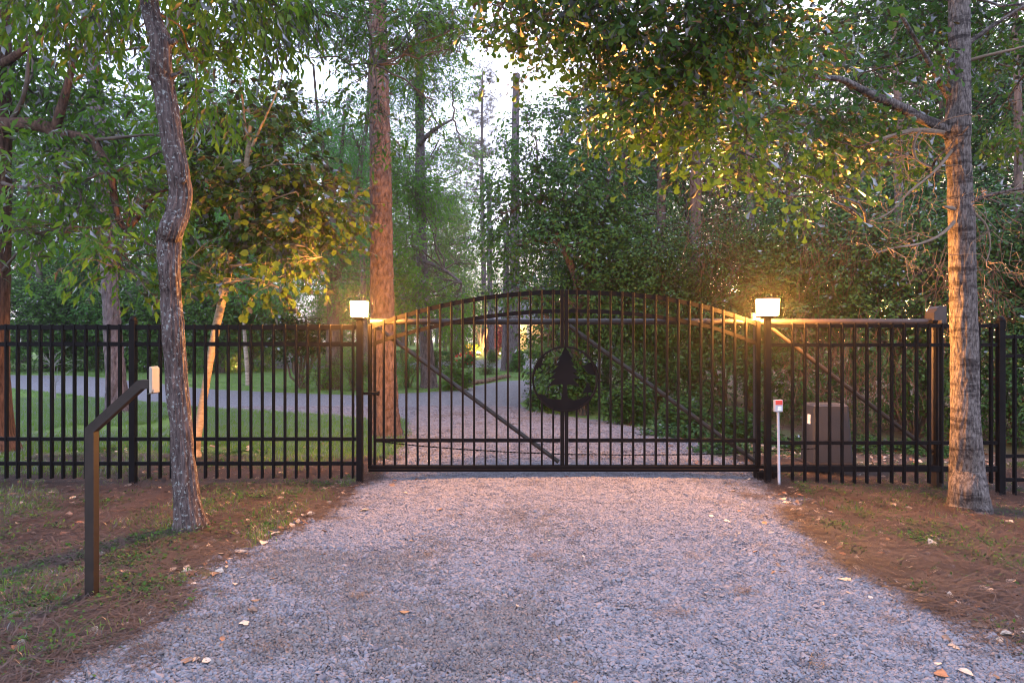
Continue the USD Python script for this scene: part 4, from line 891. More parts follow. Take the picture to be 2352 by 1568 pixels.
# dark trunks standing in the thicket
for k, (u, y, w, vt, vb, lb) in enumerate([(1515, 15.5, 24, 60, 920, 'dark straight trunk in the thicket above the round emblem'), (1595, 14.8, 30, 120, 930, 'thick dark trunk in the thicket left of the right lantern'), (1720, 14.0, 20, 100, 940, 'thin dark trunk in the thicket behind the right end of the gate'), (1433, 17.5, 15, 200, 900, 'thin far trunk in the thicket left of the emblem'), (2060, 11.6, 22, -50, 980, 'dark trunk in the thicket left of the smooth oak'), (2336, 11.0, 20, -50, 1000, 'dark trunk at the right edge behind the stepped fence')]):
    P, R = trunk_px([(u - 6, vt, w * .7), (u + 4, (vt + vb) / 2, w * .85), (u, vb, w * 1.2)], y, step=.12, seed=k)
    q_ = tree('slender_tree', lb, (P[0][0], y, 0)); part(q_, 'trunk', tube(P, R, 20, fur(.015, 1.5, 5, k)), M_BK_FAR, True)
    sd = [limb(np.random.default_rng(k * 9 + s), P[int(len(P) * f)], P[int(len(P) * f)] + np.array([math.cos(s * 2.1) * 1.1, math.sin(s * 2.1), .35]), .02, .004, .1, 5, 7, .15) for s, f in enumerate((.35, .5, .6, .7, .8, .9))]
    for m in sd: part(q_, 'limb', m, M_TWIG, True)

# forest backdrop
GB = 'green broadleaf trees of the backdrop'
bp = []
kinds = [(60, 13.0, rblobs(110, 20, 2.0, 13.5, 3.2, 1.7, .75, lambda t: .5 + .8 * math.sin(math.pi * (.15 + .75 * t))), 4600, 8, .15, T_RHOMB, M_FAR, .55, .19, .45, .44),
         (61, 12.0, rblobs(111, 18, 1.0, 12.5, 3.0, 1.7, .7, lambda t: 1.1 - .5 * t), 4200, 8, .15, T_SLIM, M_CYP, .6, .16, .45, .43)]
bl = [(-13.5, 33, 1.0, 'left of the leaning pine across the drive'), (-19.5, 34, 1.05, 'at the left edge across the drive'), (-24.5, 36, 1.1, 'far left behind the edge tree'), (-9.5, 37, 1.0, 'behind the crooked trunk'), (-5.8, 44, 1.1, 'behind the forking feathery tree'), (-16.5, 42, 1.2, 'second row behind the leaning pine'), (-22, 46, 1.3, 'second row at the left edge'), (-11, 50, 1.3, 'second row behind the slim leaning tree'), (-29, 40, 1.2, 'farthest left across the drive'), (-6.5, 66, 1.25, 'beyond the clipped hedges'),
      (-14.0, 64, 1.6, 'third row left of the feathery tree'), (-25, 62, 1.6, 'third row at the far left'), (6.0, 40, 1.1, 'behind the twin trunks, right of the garden'), (12.0, 34, 1.2, 'behind the thicket, centre right'), (19.0, 30, 1.2, 'behind the thicket on the right'), (26, 27, 1.2, 'behind the thicket at the right edge'), (11.5, 55, 1.2, 'far behind the leafy tree'),
      (-48, 95, 1.9, 'on the far skyline, outermost left'), (-36, 98, 1.9, 'on the far skyline at the left'), (-22, 100, 1.9, 'on the far skyline left of the feathery tree'), (-10, 104, 1.7, 'on the far skyline behind the gate pine'), (-3, 108, 1.5, 'on the far skyline under the sky gap'), (4, 104, 1.5, 'on the far skyline behind the house, left'), (12, 98, 1.7, 'on the far skyline behind the house, right'), (22, 92, 1.8, 'on the far skyline behind the thicket'), (34, 85, 1.8, 'on the far skyline at the right'), (46, 80, 1.9, 'on the far skyline, outermost right'), (20, 48, 1.5, 'second row behind the thicket, centre'), (33, 42, 1.5, 'second row behind the thicket, right')]
for k, (x, y, s, w_) in enumerate(bl):
    lb = 'green backdrop tree ' + w_
    if k < 2:
        K_ = kinds[k]; bp.append(proto_tree('backdrop_tree', lb, on_ground(x, y), 0, s, K_[0], K_[1], K_[2], K_[3], K_[4], K_[5], K_[6], K_[7], K_[8], M_BK_FAR, K_[9], GB, .4, K_[10], K_[11]))
    else: copy(bp[k % 2], 'backdrop_tree', lb, 'tree', on_ground(x, y), 83 * k, s, GB)
# far pines
def pine_parts(name, label, loc, scale, seed, height, crown0, wid, n, mtl, r, group, rot=0, needle=.24, dead=False):
    g = np.random.default_rng(seed); p = thing(name, label, 'tree', loc, rot, scale, group); BASE[p] = np.zeros(3)
    t = np.linspace(0, 1, 30); P = np.column_stack([np.sin(t * 4 + seed) * .12, np.cos(t * 3) * .1, t * height - .2])
    part(p, 'trunk', tube(P, r * (1 - .8 * t), 12, fur(.02, 1, 4, seed)), M_BK_PINE, True)
    ms, V = [], []
    for _ in range(n):
        z = crown0 + (height - crown0) * g.random() ** .85; f = (z - crown0) / (height - crown0); a = g.uniform(0, 2 * np.pi)
        L = wid * (1.05 - .75 * f) * g.uniform(.5, 1.1); p0 = np.array([0, 0, z]); p1 = p0 + np.array([math.cos(a) * L, math.sin(a) * L, L * g.uniform(-.05, .35)])
        ms.append(limb(g, p0, p1, .035 * (1 - f) + .012, .006, -.05, 4, 6, .12))
        m = int(7 * L) + 4
        tt_ = g.uniform(.35, 1.05, m); c = p0 + (p1 - p0) * tt_[:, None] + g.normal(size=(m, 3)) * [.18, .18, .12]
        V.append(c)
    c = np.vstack(V); kk = 26
    d = unit(g.normal(size=(len(c) * kk, 3)) + [0, 0, .45]); cc = np.repeat(c, kk, 0)
    nm = put((np.array([[0, .03, 0], [0, -.03, 0], [1, 0, 0]]), np.array([[0, 1, 2]])), cc, d, g.normal(size=d.shape), needle * g.uniform(.7, 1.2, len(d)))
    part(p, 'needles', nm, mtl, False, kind='stuff'); part(p, 'limb', join(ms), M_TWIG, True, kind='stuff')
    return p
GP = 'tall hazy pines behind the garden'
fp = [(-2.0, 47, 1.0, 'thin crowned pine standing against the bright sky above the gate centre'), (.4, 72, .8, 'hazy pine at the back, first left of the sky gap'), (-5.5, 78, .85, 'hazy pine at the back behind the spring green tree'), (4.6, 80, .8, 'hazy pine at the back below the sky gap'), (-9.5, 85, 1.1, 'hazy pine far back behind the gate pine'), (9.5, 82, .9, 'hazy pine far back behind the leafy tree'), (-15, 88, 1.2, 'hazy pine far back left of the feathery tree'), (15, 70, 1.0, 'hazy pine far back above the thicket')]
pa = pine_parts('far_pine', fp[0][3], on_ground(-2.7, 64), 1.32, 71, 20.5, 9.5, 2.7, 105, M_PINB, .24, None)
pb = pine_parts('far_pine', fp[1][3], on_ground(fp[1][0], fp[1][1]), fp[1][2], 72, 17.0, 1.2, 3.6, 95, M_PIN, .22, GP)
for k in range(2, len(fp)):
    copy(pb, 'far_pine', fp[k][3], 'tree', on_ground(fp[k][0], fp[k][1]), 50 * k, fp[k][2], GP)
# single far trunks
for k, (rows, y, lb, mm) in enumerate([([(1186, 170, 16), (1184, 300, 18), (1182, 600, 24), (1181, 830, 27), (1182, 860, 34)], 31.5, 'right of the two grey trunks standing side by side behind the gate', M_BK_PINE),
        ([(1163, 500, 12), (1162, 700, 13), (1159, 820, 15), (1158, 858, 20)], 31.9, 'slimmer left one of the two grey trunks side by side behind the gate', M_BK_PINE),
        ([(1124, 420, 11), (1125, 640, 12), (1128, 760, 14), (1130, 828, 15), (1131, 842, 18)], 40, 'single grey trunk between the lit garden and the twin trunks', M_BK_PINE),
        ([(832, 560, 12), (838, 800, 14), (840, 870, 18)], 27, 'grey trunk just left of the left lantern post', M_BK_FAR),
        ([(925, 640, 9), (926, 800, 12), (926, 850, 14)], 42, 'thin brown trunk right of the gate pine', M_BK_FAR),
        ([(1046, 640, 6), (1047, 760, 8), (1048, 822, 9)], 55, 'left thin trunk of the pair behind the clipped hedge', M_BK_FAR),
        ([(1058, 640, 6), (1058, 760, 7), (1057, 822, 8)], 55, 'right thin trunk of the pair behind the clipped hedge', M_BK_FAR),
        ([(500, 560, 14), (504, 700, 16), (506, 830, 18), (506, 860, 24)], 30, 'dark trunk seen behind the slim leaning tree', M_BK_FAR),
        ([(88, 600, 12), (96, 700, 13), (104, 830, 16)], 33, 'dark trunk in the shrubs at the far left', M_BK_FAR)]):
    P, R = trunk_px(rows, y, step=.2, seed=k + 20)
    q_ = tree('distant_tree', lb, (P[0][0], y, 0)); part(q_, 'trunk', tube(P, R, 20, fur(.02, 1.2, 5, k)), mm, True)
P, R = trunk_px([(560, 740, 6), (564, 800, 9), (568, 850, 10), (570, 882, 12)], 22.5, step=.1)
q_ = tree('birch_sapling', 'thin pale young trunk with dark marks on the grass island', (P[0][0], 22.5, 0)); part(q_, 'trunk', tube(P, R, 12), barkmat('bark_birch', (.10, .07, .06), (.42, .36, .30), None, (3, 3, 14)), True)
# bare white sapling by the drive, left
rng = np.random.default_rng(5); ms = []
P, R = trunk_px([(118, 822, 3.5), (122, 860, 4.5), (126, 905, 5.5)], 16.8, step=.1); ms.append(tube(P, R, 6))
for _ in range(16):
    p0 = P[int(len(P) * rng.uniform(.45, 1)) - 1]; d = np.array([rng.normal(), rng.normal() * .4, rng.uniform(.2, 1.2)]); p1 = p0 + unit(d) * rng.uniform(.3, .75)
    ms.append(limb(rng, p0, p1, .009, .003, .08, 4, 6, .15)); ms.append(limb(rng, (p0 + p1) / 2, (p0 + p1) / 2 + unit(d + rng.normal(size=3) * .7) * .3, .005, .002, .05, 4, 5, .15))
single('bare_sapling', 'small leafless whitish sapling on the lawn at the left', 'sapling', join(ms), plain('bark_white', (.20, .18, .17), .8, var=.15), True)

# shrubs by the drive on the left, hedges and bushes of the garden
GS = 'leafy shrubs along the far side of the drive'
sb = [(-21.5, 31.8, 1.25, 'at the left edge'), (-18.6, 31.6, 1.1, 'left of the bare sapling'), (-15.9, 31.0, 1.2, 'behind the bare sapling'), (-13.4, 30.2, 1.1, 'just left of the leaning pine'), (-12.2, 31.4, 1.0, 'right of the leaning pine'), (-14.6, 32.5, 1.1, 'behind the crooked trunk'), (-24.3, 31, 1.3, 'outermost on the left'), (-15.6, 35.0, 1.5, 'set back behind the keypad stand'), (-17.3, 35.5, 1.6, 'set back behind the bare sapling'), (-22.5, 36.5, 1.7, 'set back at the left edge')]
s0 = proto_tree('drive_shrub', 'green shrub across the drive ' + sb[0][3], on_ground(*sb[0][:2]), 0, sb[0][2], 81, 3.4, rblobs(130, 12, .45, 3.3, 1.2, .85, .8, lambda t: 1.0 - .35 * t), 2600, 8, .11, T_RHOMB, M_FAR, .4, M_TWIG, .05, GS, .3, .9, .43, 4, .14, 'shrub', .4)
for k in range(1, len(sb)): copy(s0, 'drive_shrub', 'green shrub across the drive ' + sb[k][3], 'shrub', on_ground(*sb[k][:2]), 77 * k, sb[k][2], GS)
for k in range(16):
    x = -58 + 5.6 * k + 1.3 * math.sin(k * 2.1); copy(s0, 'far_shrub', 'far undergrowth shrub ' + ('outermost left', 'second from the left end', 'third from the left end', 'fourth from the left end', 'fifth from the left end', 'sixth from the left end', 'seventh from the left end', 'eighth from the left end', 'behind the gate pine', 'behind the clipped hedges', 'behind the rose bushes', 'left of the garden house', 'behind the garden house wall', 'fourth from the right end', 'second from the right end', 'outermost right')[k] + ', at the back of the wood', 'shrub', on_ground(x, 92 + 3 * math.sin(k)), 61 * k, 2.1, 'undergrowth at the back of the wood')
def bush(name, label, u, vb, wpx, hpx, mtl, n, size, tpl=T_RHOMB, k=7, seed=0, L=.2, y=None, cat='bush', stems=4, lift=.0, gap=1.6, thr=.40, boxy=False, droop=.2, bark=None):
    x, yy = gp(u, vb)
    if y: x, yy = (u - CU) / F * y, y
    Wd, Hh = wpx / F * yy / 2, hpx / F * yy
    g = np.random.default_rng(seed + 200); p = thing(name, label, cat, on_ground(x, yy)); b = BASE[p].copy(); BASE[p] = np.zeros(3)
    if boxy:
        c = g.random((n, 3)) * 2 - 1; ax = g.integers(0, 3, n); c[np.arange(n), ax] = np.where(g.random(n) < .5, -1, 1) * g.uniform(.88, 1.03, n); c[:, 2] = c[:, 2] * .5 + .5
        P_, D_ = c * [Wd, min(Wd, .6), Hh], unit(c - [0, 0, .3])
    else:
        bl_ = [(np.array([g.uniform(-.5, .5) * Wd, g.uniform(-.4, .4) * Wd, lift * Hh + (1 - lift) * Hh * g.uniform(.3, .78)]), np.array([Wd * .55, Wd * .5, Hh * (1 - lift) * .3]), 1.0) for _ in range(9)]
        P_, D_ = sprigs(g, bl_, n, gap, thr, seed=seed)
    lm, st = leafed(g, P_, D_, k, L, size, tpl, droop)
    ms = [limb(g, np.array([g.normal() * .05, g.normal() * .05, -.1]), q__, .02 * Hh + .006, .006, .08, 6, 7, .12) for q__ in P_[g.permutation(n)[:stems * 3]]]
    part(p, 'stem', join(ms), bark or M_TWIG, True); part(p, 'foliage', lm, mtl, True, kind='stuff')
    return p
bush('holly_tree', 'small dark broadleaf tree with three bare stems on the grass island', 690, 893, 150, 165, M_HOLLY, 380, .15, T_OVAL, 6, 1, .3, lift=.38, cat='tree', thr=.43, gap=.9)
bush('loose_shrub', 'loose yellow green shrub left of the left lantern post', 740, 897, 90, 80, M_CYP2, 380, .07, T_SLIM, 9, 2, .35, thr=.40)
bush('loose_shrub', 'bright green shrub directly behind the left lantern post', 815, 898, 85, 100, M_CYP2, 460, .07, T_SLIM, 9, 3, .35)
bush('loose_shrub', 'airy grey green shrub at the foot of the gate pine', 935, 890, 70, 90, M_BUSH, 420, .06, T_SLIM, 8, 4, .3, thr=.44)
bush('round_bush', 'dense round bush beside the driveway behind the diagonal brace', 1040, 896, 84, 62, M_BUSH, 900, .07, T_OVAL, 7, 5, .16)
bush('clipped_hedge', 'clipped hedge block behind the spring green tree, left one', 948, 862, 100, 48, M_HEDGE, 2600, .06, T_RHOMB, 5, 6, .08, y=31, boxy=True)
bush('clipped_hedge', 'clipped hedge block right of the grey trunk', 1015, 860, 50, 46, M_HEDGE, 2000, .06, T_RHOMB, 5, 7, .08, y=31, boxy=True)
def flowers(name, label, u, vb, wpx, hpx, fm, n, nf, seed, y=None, lm_=M_BUSH):
    p = bush(name, label, u, vb, wpx, hpx, lm_, n, .10, T_RHOMB, 7, seed, .2, y=y)
    x, yy = ((u - CU) / F * y, y) if y else gp(u, vb)
    g = np.random.default_rng(seed); Wd, Hh = wpx / F * yy / 2, hpx / F * yy
    c = np.column_stack([g.uniform(-1, 1, nf) * Wd, g.uniform(-1, 0, nf) * Wd * .6, g.uniform(.25, 1.02, nf) * Hh]); cc = np.repeat(c, 7, 0)
    part(p, 'blossoms', put(T_ROUND, cc, unit(g.normal(size=cc.shape) + [0, 0, .6]), g.normal(size=cc.shape), np.full(len(cc), .09)), fm, True, kind='stuff')
flowers('rose_bush', 'bush with red blossoms right of the clipped hedge', 1066, 836, 45, 36, M_ROSE, 340, 26, 41, 35)
flowers('yellow_bush', 'yellow blooming bush at the foot of the lit garden stems', 1086, 816, 34, 26, M_YEL, 300, 90, 42, 52)
flowers('rose_bush', 'low bush with a few red blossoms behind the hedge', 1078, 829, 26, 20, M_ROSE, 240, 14, 43, 38)
bush('purple_bush', 'large rounded purple leaved bush in the lit garden', 1146, 818, 64, 68, M_PURPLE, 2200, .12, T_RHOMB, 7, 9, .25, y=54)
bush('garden_shrub', 'small green shrub under the purple bush', 1168, 818, 36, 22, M_BUSH, 500, .1, T_RHOMB, 7, 10, .2, y=50)
bush('garden_shrub', 'low green border planting right of the twin trunks', 1225, 822, 60, 22, M_BUSH, 700, .1, T_RHOMB, 7, 11, .2, y=48)
bush('garden_shrub', 'leafy green shrub under the white porch rail', 1238, 812, 60, 34, M_FAR, 600, .12, T_RHOMB, 7, 12, .25, y=56)
bush('garden_shrub', 'green shrub left of the yellow bush', 1052, 818, 40, 34, M_FAR, 600, .12, T_RHOMB, 7, 13, .25, y=55)
bush('vine_skirt', 'leafy vines round the foot of the twin trunks', 1185, 872, 36, 56, M_BUSH, 520, .08, T_RHOMB, 7, 14, .2, y=31)
bush('vine_skirt', 'leafy vines round the foot of the single grey trunk', 1131, 850, 24, 30, M_BUSH, 300, .08, T_RHOMB, 7, 15, .2, y=39.6)
bush('garden_shrub', 'sparse tan seedling clump on the grass by the twin trunks', 1120, 872, 44, 34, M_RED, 260, .07, T_SLIM, 7, 16, .25, y=29)
# low plants where the thicket meets the drive
for k, (u, vb, w_, h_, lb) in enumerate([(1262, 955, 90, 120, 'leafy low shrub under the left side of the emblem'), (1340, 965, 110, 130, 'leafy low shrub under the right side of the emblem'), (1440, 985, 120, 90, 'low evergreen growth right of the emblem'), (1570, 1005, 130, 70, 'low evergreen growth behind the right gate diagonal'), (1690, 1020, 120, 60, 'low evergreen growth near the right end of the gate')]):
    bush('edge_shrub', lb, u, vb - 10, w_, h_, M_LFY, 700, .065, T_OVAL, 8, 60 + k, .2)
for k, (u, vb, lb) in enumerate([(1545, 1003, 'low ground cover plants at the drive edge, left patch'), (1660, 1040, 'low ground cover plants at the drive edge, middle patch'), (1830, 1030, 'low ground cover plants left of the operator cabinet'), (2000, 1030, 'low ground cover plants right of the operator cabinet'), (2120, 1040, 'low ground cover plants left of the smooth oak')]):
    bush('ground_plants', lb, u, vb, 150, 26, M_THK, 420, .055, T_OVAL, 6, 80 + k, .12, cat='plants')
# lit garden tree, spots, house
g1 = gp(1106, 812); X1, Y1 = (1106 - CU) / F * 53, 53.0
cm = thing('garden_tree', 'multi stemmed smooth garden tree lit from below, in front of the purple bush', 'tree', on_ground(X1, Y1)); b = BASE[cm]; BASE[cm] = np.zeros(3)
rng = np.random.default_rng(6); ms = [limb(rng, np.array([a * .1, 0, -.1]), np.array([a, b_, 3.2]), .085, .05, .03, 10, 8, .05) for a, b_ in ((-.55, .1), (-.1, -.2), (.35, .1), (.6, -.1))]
for m in ms: part(cm, 'trunk', m, M_BK_LIT, True)
P_, D_ = sprigs(rng, [(np.array([0, 0, 4.2]), np.array([1.6, 1.4, 1.2]), 1), (np.array([-.6, 0, 3.4]), np.array([1.0, 1, .6]), 1)], 500, 1.0, .44)
lm, st = leafed(rng, P_, D_, 7, .35, .12, T_RHOMB, .3); part(cm, 'foliage', lm, M_BUSH, True, kind='stuff')
def spot(label, x, y, up=.06, r=.04):
    z = float(ground_z(np.array([x]), np.array([y]))[0])
    p = thing('ground_spotlight', label, 'lamp', (x, y, z))
    m = trimesh.creation.revolve(np.array([[0, -.1], [.012, -.1], [.012, up], [r * 1.1, up + .01], [r * 1.35, up + r * 1.2]]), sections=14); m.apply_translation([x, y, z]); part(p, 'lamp_body', m, M_METAL, 30)
    s = trimesh.creation.icosphere(2, r); s.apply_translation([x, y, z + up + r * 1.1]); part(p, 'bulb', s, M_SPOT, True)
spot('small glowing ground light at the drive edge, left of the young pale trunk', *gp(549, 850), up=.08, r=.055)
spot('garden spotlight hidden low in front of the lit stems', X1 - .15, Y1 - 1.5, r=.12)
spot('garden spotlight low in front of the purple bush', (1150 - CU) / F * 51.5, 51.5, r=.10)
spot('garden spotlight in the border by the twin trunks', (1212 - CU) / F * 50.0, 50.0, r=.09)
yh = 72.0; sh = F / yh; hx = lambda u: (u - CU) / sh; gh = float(H(0, yh))
hz = lambda v: EYE - (v - CV) / sh
Hs = thing('garden_house', 'house corner with grey roof and lit cream porch seen between the trunks', 'house', (hx(1180), yh, gh))
part(Hs, 'wall', plainbox(hx(1085), hx(1400), yh, yh + 8, gh - .3, hz(742)), M_WALL)
part(Hs, 'roof', trimesh.convex.convex_hull(np.array([[hx(1108), yh - 2.2, hz(738)], [hx(1420), yh - 2.2, hz(738)], [hx(1108), yh - 2.2, hz(735)], [hx(1420), yh - 2.2, hz(735)], [hx(1150), yh + 4, hz(690)], [hx(1390), yh + 4, hz(690)], [hx(1108), yh + 9, hz(737)], [hx(1420), yh + 9, hz(737)]])), M_ROOF)
part(Hs, 'porch_beam', plainbox(hx(1112), hx(1416), yh - 2.1, yh - 1.8, hz(743), hz(738.5)), M_CREAM)
for u in (1140, 1212, 1285): part(Hs, 'porch_column', box(hx(u) - .16, hx(u) + .16, yh - 2.08, yh - 1.78, gh - .2, hz(743.2), .02), M_CREAM)
wn = part(Hs, 'window', plainbox(hx(1160), hx(1190), yh - .05, yh + .05, hz(790), hz(755)), M_CREAM)
part(wn, 'pane', plainbox(hx(1163), hx(1187), yh - .07, yh - .052, hz(788), hz(757)), M_PANE)
part(Hs, 'porch_rail', plainbox(hx(1214.5), hx(1282), yh - 2.02, yh - 1.9, hz(782), hz(779.5)), M_CREAM)
for k in range(20): part(Hs, 'baluster', plainbox(hx(1216 + k * 3.3), hx(1217 + k * 3.3), yh - 1.98, yh - 1.93, gh, hz(782.1)), M_CREAM)
lp = part(Hs, 'porch_lamp', box(hx(1176) - .12, hx(1176) + .12, yh - .9, yh - .66, hz(747), hz(743.4), .02), M_SPOT)
g = gp(1194, 822); rk = trimesh.creation.icosphere(3, 1.0); rk.vertices *= np.array([.6, .35, .3]) * (1 + .5 * (fbm3(rk.vertices * 1.4, 4) - .5))[:, None]; rk.apply_translation([(1194 - CU) / F * 45, 45, float(H(0, 45)) + .16])
single('garden_boulder', 'low grey boulder in the border right of the twin trunks', 'rock', rk, M_ROCK, 40)
P = np.array([np.append(gp(u, v), 0) for u, v in [(1062, 893), (1085, 884), (1110, 879.5), (1140, 873), (1168, 867)]]); P[:, 2] = ground_z(P[:, 0], P[:, 1]) + .05
Pl = resample(P, .12); single('edging_log', 'long rotten log edging the driveway bend', 'log', tube(Pl, .09 + .02 * np.sin(np.arange(len(Pl)) * 1.7), 12, fur(.02, 3, 3)), M_LOG, True)
P = np.array([np.append(gp(u, v), 0) for u, v in [(600, 893), (760, 899), (880, 898)]]); 
# dark bed edging strip on the island is left to the leaf litter

# ------------------------------------------------------------------ gravel, straw, leaves, grass, weeds
rng = np.random.default_rng(77)
def stone(seed, flat):
    g = np.random.default_rng(seed); v = unit(g.normal(size=(15, 3))) * g.uniform(.75, 1.1, (15, 1)) * [1, g.uniform(.65, .95), flat]
    return trimesh.convex.convex_hull(v * .5)
def patch(seed, k=26, R=.05, size=.0150):
    g = np.random.default_rng(seed); ms = []
    for q_ in range(k):
        s_ = size * float(np.clip(g.lognormal(0, .38), .5, 2.1)); v = (unit(g.normal(size=(12, 3))) * g.uniform(.75, 1.1, (12, 1)) * [1, g.uniform(.6, .95), g.uniform(.5, .75)]) * s_ * .5
        r_ = R * math.sqrt((q_ + .5) / k); a = q_ * 2.4 + g.uniform(-.3, .3)
        Rm = trimesh.transformations.euler_matrix(g.normal() * .4, g.normal() * .4, g.uniform(0, 6.28))[:3, :3]
        ms.append(trimesh.convex.convex_hull(v @ Rm.T + [r_ * math.cos(a), r_ * math.sin(a), s_ * g.uniform(.05, .28)]))
    return join(ms)
def scatter(n, x0, x1, y0, y1, test):
    X_, Y_ = rng.uniform(x0, x1, n), rng.uniform(y0, y1, n); k = test(X_, Y_); return X_[k], Y_[k]
def dd(x, y): return edge_dist(DRIVE, x, y)
def nz(x, y, s, sd): return fbm3(np.stack([x * s, y * s, np.zeros_like(x)], -1), sd, 3)
SX, SY, SZ = [], [], []
def frus(x, y, m=.25): return np.abs(x) < 0.76 * y + m
gx1, gy1 = scatter(52000, -4.5, 6, 2.6, 8.2, lambda x, y: frus(x, y) & (y < 8.2))
d1 = dd(gx1, gy1); keep = (d1 > -.02) | ((d1 > -.9) & (rng.random(len(d1)) < .30 * np.exp(d1 / np.where(gx1 > 1.2, .42, .16))))
gx1, gy1, d1 = gx1[keep], gy1[keep], d1[keep]
s1 = rng.uniform(.8, 1.25, len(gx1)) * np.where(rng.random(len(gx1)) < .12, 1.35, 1)
gx2, gy2 = scatter(11000, -6, 5, 8.2, 15, lambda x, y: (dd(x, y) > -.05))
s2 = rng.uniform(1.5, 2.2, len(gx2))
def surf(x, y):
    d = dd(x, y); return np.where(d > 0, drive_z(x, y, DRIVE), ground_z(x, y))
gx_, gy_, gs_ = np.concatenate([gx1, gx2]), np.concatenate([gy1, gy2]), np.concatenate([s1, s2])
gz_ = surf(gx_, gy_) + .001
n = len(gx_); wm = nz(gx_, gy_, .9, 77) + rng.normal(size=n) * .08
idx = np.where(wm > .67, rng.integers(4, 6, n), rng.integers(0, 4, n)); idx = np.where(rng.random(n) < .07, 6, idx)
instancer('gravel', 'loose pale grey gravel stones covering the driveway', 'stuff', [('stone_patch', patch(1), M_ST1, False), ('stone_patch', patch(2), M_ST1, False), ('stone_patch', patch(3), M_ST1, False), ('stone_patch', patch(4), M_ST1, False), ('stone_patch', patch(5), M_ST2, False), ('stone_patch', patch(6), M_ST2, False), ('stone_patch', patch(7), M_STD, False)],
          np.column_stack([gx_, gy_, gz_]), np.column_stack([rng.normal(size=n) * .05, rng.normal(size=n) * .05, rng.uniform(0, 6.28, n)]), gs_, idx)
# pine straw
def straw(seed, k=26, R=.13):
    g = np.random.default_rng(seed); V, Fc = [], []
    for q_ in range(k):
        c = np.append(g.normal(size=2) * R * .55, g.uniform(.002, .022)); a = g.uniform(0, 6.28); L = g.uniform(.09, .20); w_ = g.uniform(.0011, .0020)
        d = np.array([math.cos(a), math.sin(a), g.normal() * .10]); s = np.array([-math.sin(a), math.cos(a), 0]); b = s * g.normal() * .03
        p = [c - d * L / 2, c + b + [0, 0, .004], c + d * L / 2]
        o = len(V) * 1
        for pp in p: V += [pp - s * w_, pp + s * w_]
        Fc += [[o, o + 2, o + 3], [o, o + 3, o + 1], [o + 2, o + 4, o + 5], [o + 2, o + 5, o + 3]]
    return np.array(V), np.array(Fc)
px_, py_ = scatter(24000, -6, 6.5, 2.7, 8.6, lambda x, y: frus(x, y, .3))
d_ = dd(px_, py_); straw_n = nz(px_, py_, 1.1, 91)
k = (d_ < 0) & (rng.random(len(d_)) < ss(.30, .62, straw_n + np.where(px_ > 1, .12, 0))) | ((d_ < .5) & (rng.random(len(d_)) < .10 * np.exp(-d_ / .2))) | (rng.random(len(d_)) < .004)
px_, py_ = px_[k], py_[k]; n = len(px_)
instancer('pine_straw', 'fallen reddish pine needles lying over the bare earth', 'stuff', [('needle_tuft', straw(s), M_STRAW, False) for s in range(4)],
          np.column_stack([px_, py_, surf(px_, py_) + .004 + .012 * (dd(px_, py_) > 0)]), np.column_stack([rng.normal(size=n) * .08, rng.normal(size=n) * .08, rng.uniform(0, 6.28, n)]), rng.uniform(.75, 1.2, n) * np.where(dd(px_, py_) > .15, .6, 1), rng.integers(0, 4, n))
# dry leaves: the largest looking ones are things, the rest one carpet
def dry(seed):
    g = np.random.default_rng(seed); c1, c2 = g.uniform(.1, .5, 2) * g.choice([-1, 1], 2)
    t = np.linspace(0, 1, 6); hw = .30 * np.sin(np.pi * t ** .8) * (1 + .25 * g.normal(size=6)); V = []
    for a, h in zip(t, hw): V += [[a - .5, h, c1 * h + .2 * c2 * (a - .5) ** 2 + .10], [a - .5, 0, .2 * c2 * (a - .5) ** 2 + .04], [a - .5, -h, c1 * h * .6 + .2 * c2 * (a - .5) ** 2 + .10]]
    f = []
    for q_ in range(5): f += [[q_ * 3, q_ * 3 + 1, q_ * 3 + 4], [q_ * 3, q_ * 3 + 4, q_ * 3 + 3], [q_ * 3 + 1, q_ * 3 + 2, q_ * 3 + 5], [q_ * 3 + 1, q_ * 3 + 5, q_ * 3 + 4]]
    return np.array(V), np.array(f)
M_DRY2 = [plain('dry_leaf_tan', (.34, .25, .18), .7, var=.2), plain('dry_leaf_brown', (.17, .095, .06), .7, var=.25), plain('dry_leaf_pale', (.42, .34, .27), .7, var=.15), plain('dry_leaf_rust', (.24, .10, .05), .7, var=.25)]
px_, py_ = scatter(27000, -7, 7, 2.8, 10.5, lambda x, y: frus(x, y, .3))
d_ = dd(px_, py_); k = ((d_ < .02) & (rng.random(len(d_)) < .62)) | ((d_ < .6) & (rng.random(len(d_)) < .06)) | (rng.random(len(d_)) < .005)
k &= ~((py_ > 8.2) & (px_ < 2) & (rng.random(len(d_)) < .6))
px_, py_ = px_[k], py_[k]; n = len(px_); sz = rng.lognormal(math.log(.047), .38, n).clip(.025, .095)
o = np.argsort(-(sz / py_)); big, rest_ = o[:90], o[90:]
zz = surf(px_, py_) + .014
instancer('leaf_litter', 'scattered small dry leaves on the earth and along the fence', 'stuff', [('dry_leaf', dry(s), M_DRY2[s % 4], True) for s in range(8)],
          np.column_stack([px_, py_, zz])[rest_], np.column_stack([rng.normal(size=n) * .25, rng.normal(size=n) * .25, rng.uniform(0, 6.28, n)])[rest_], sz[rest_], rng.integers(0, 8, len(rest_)))
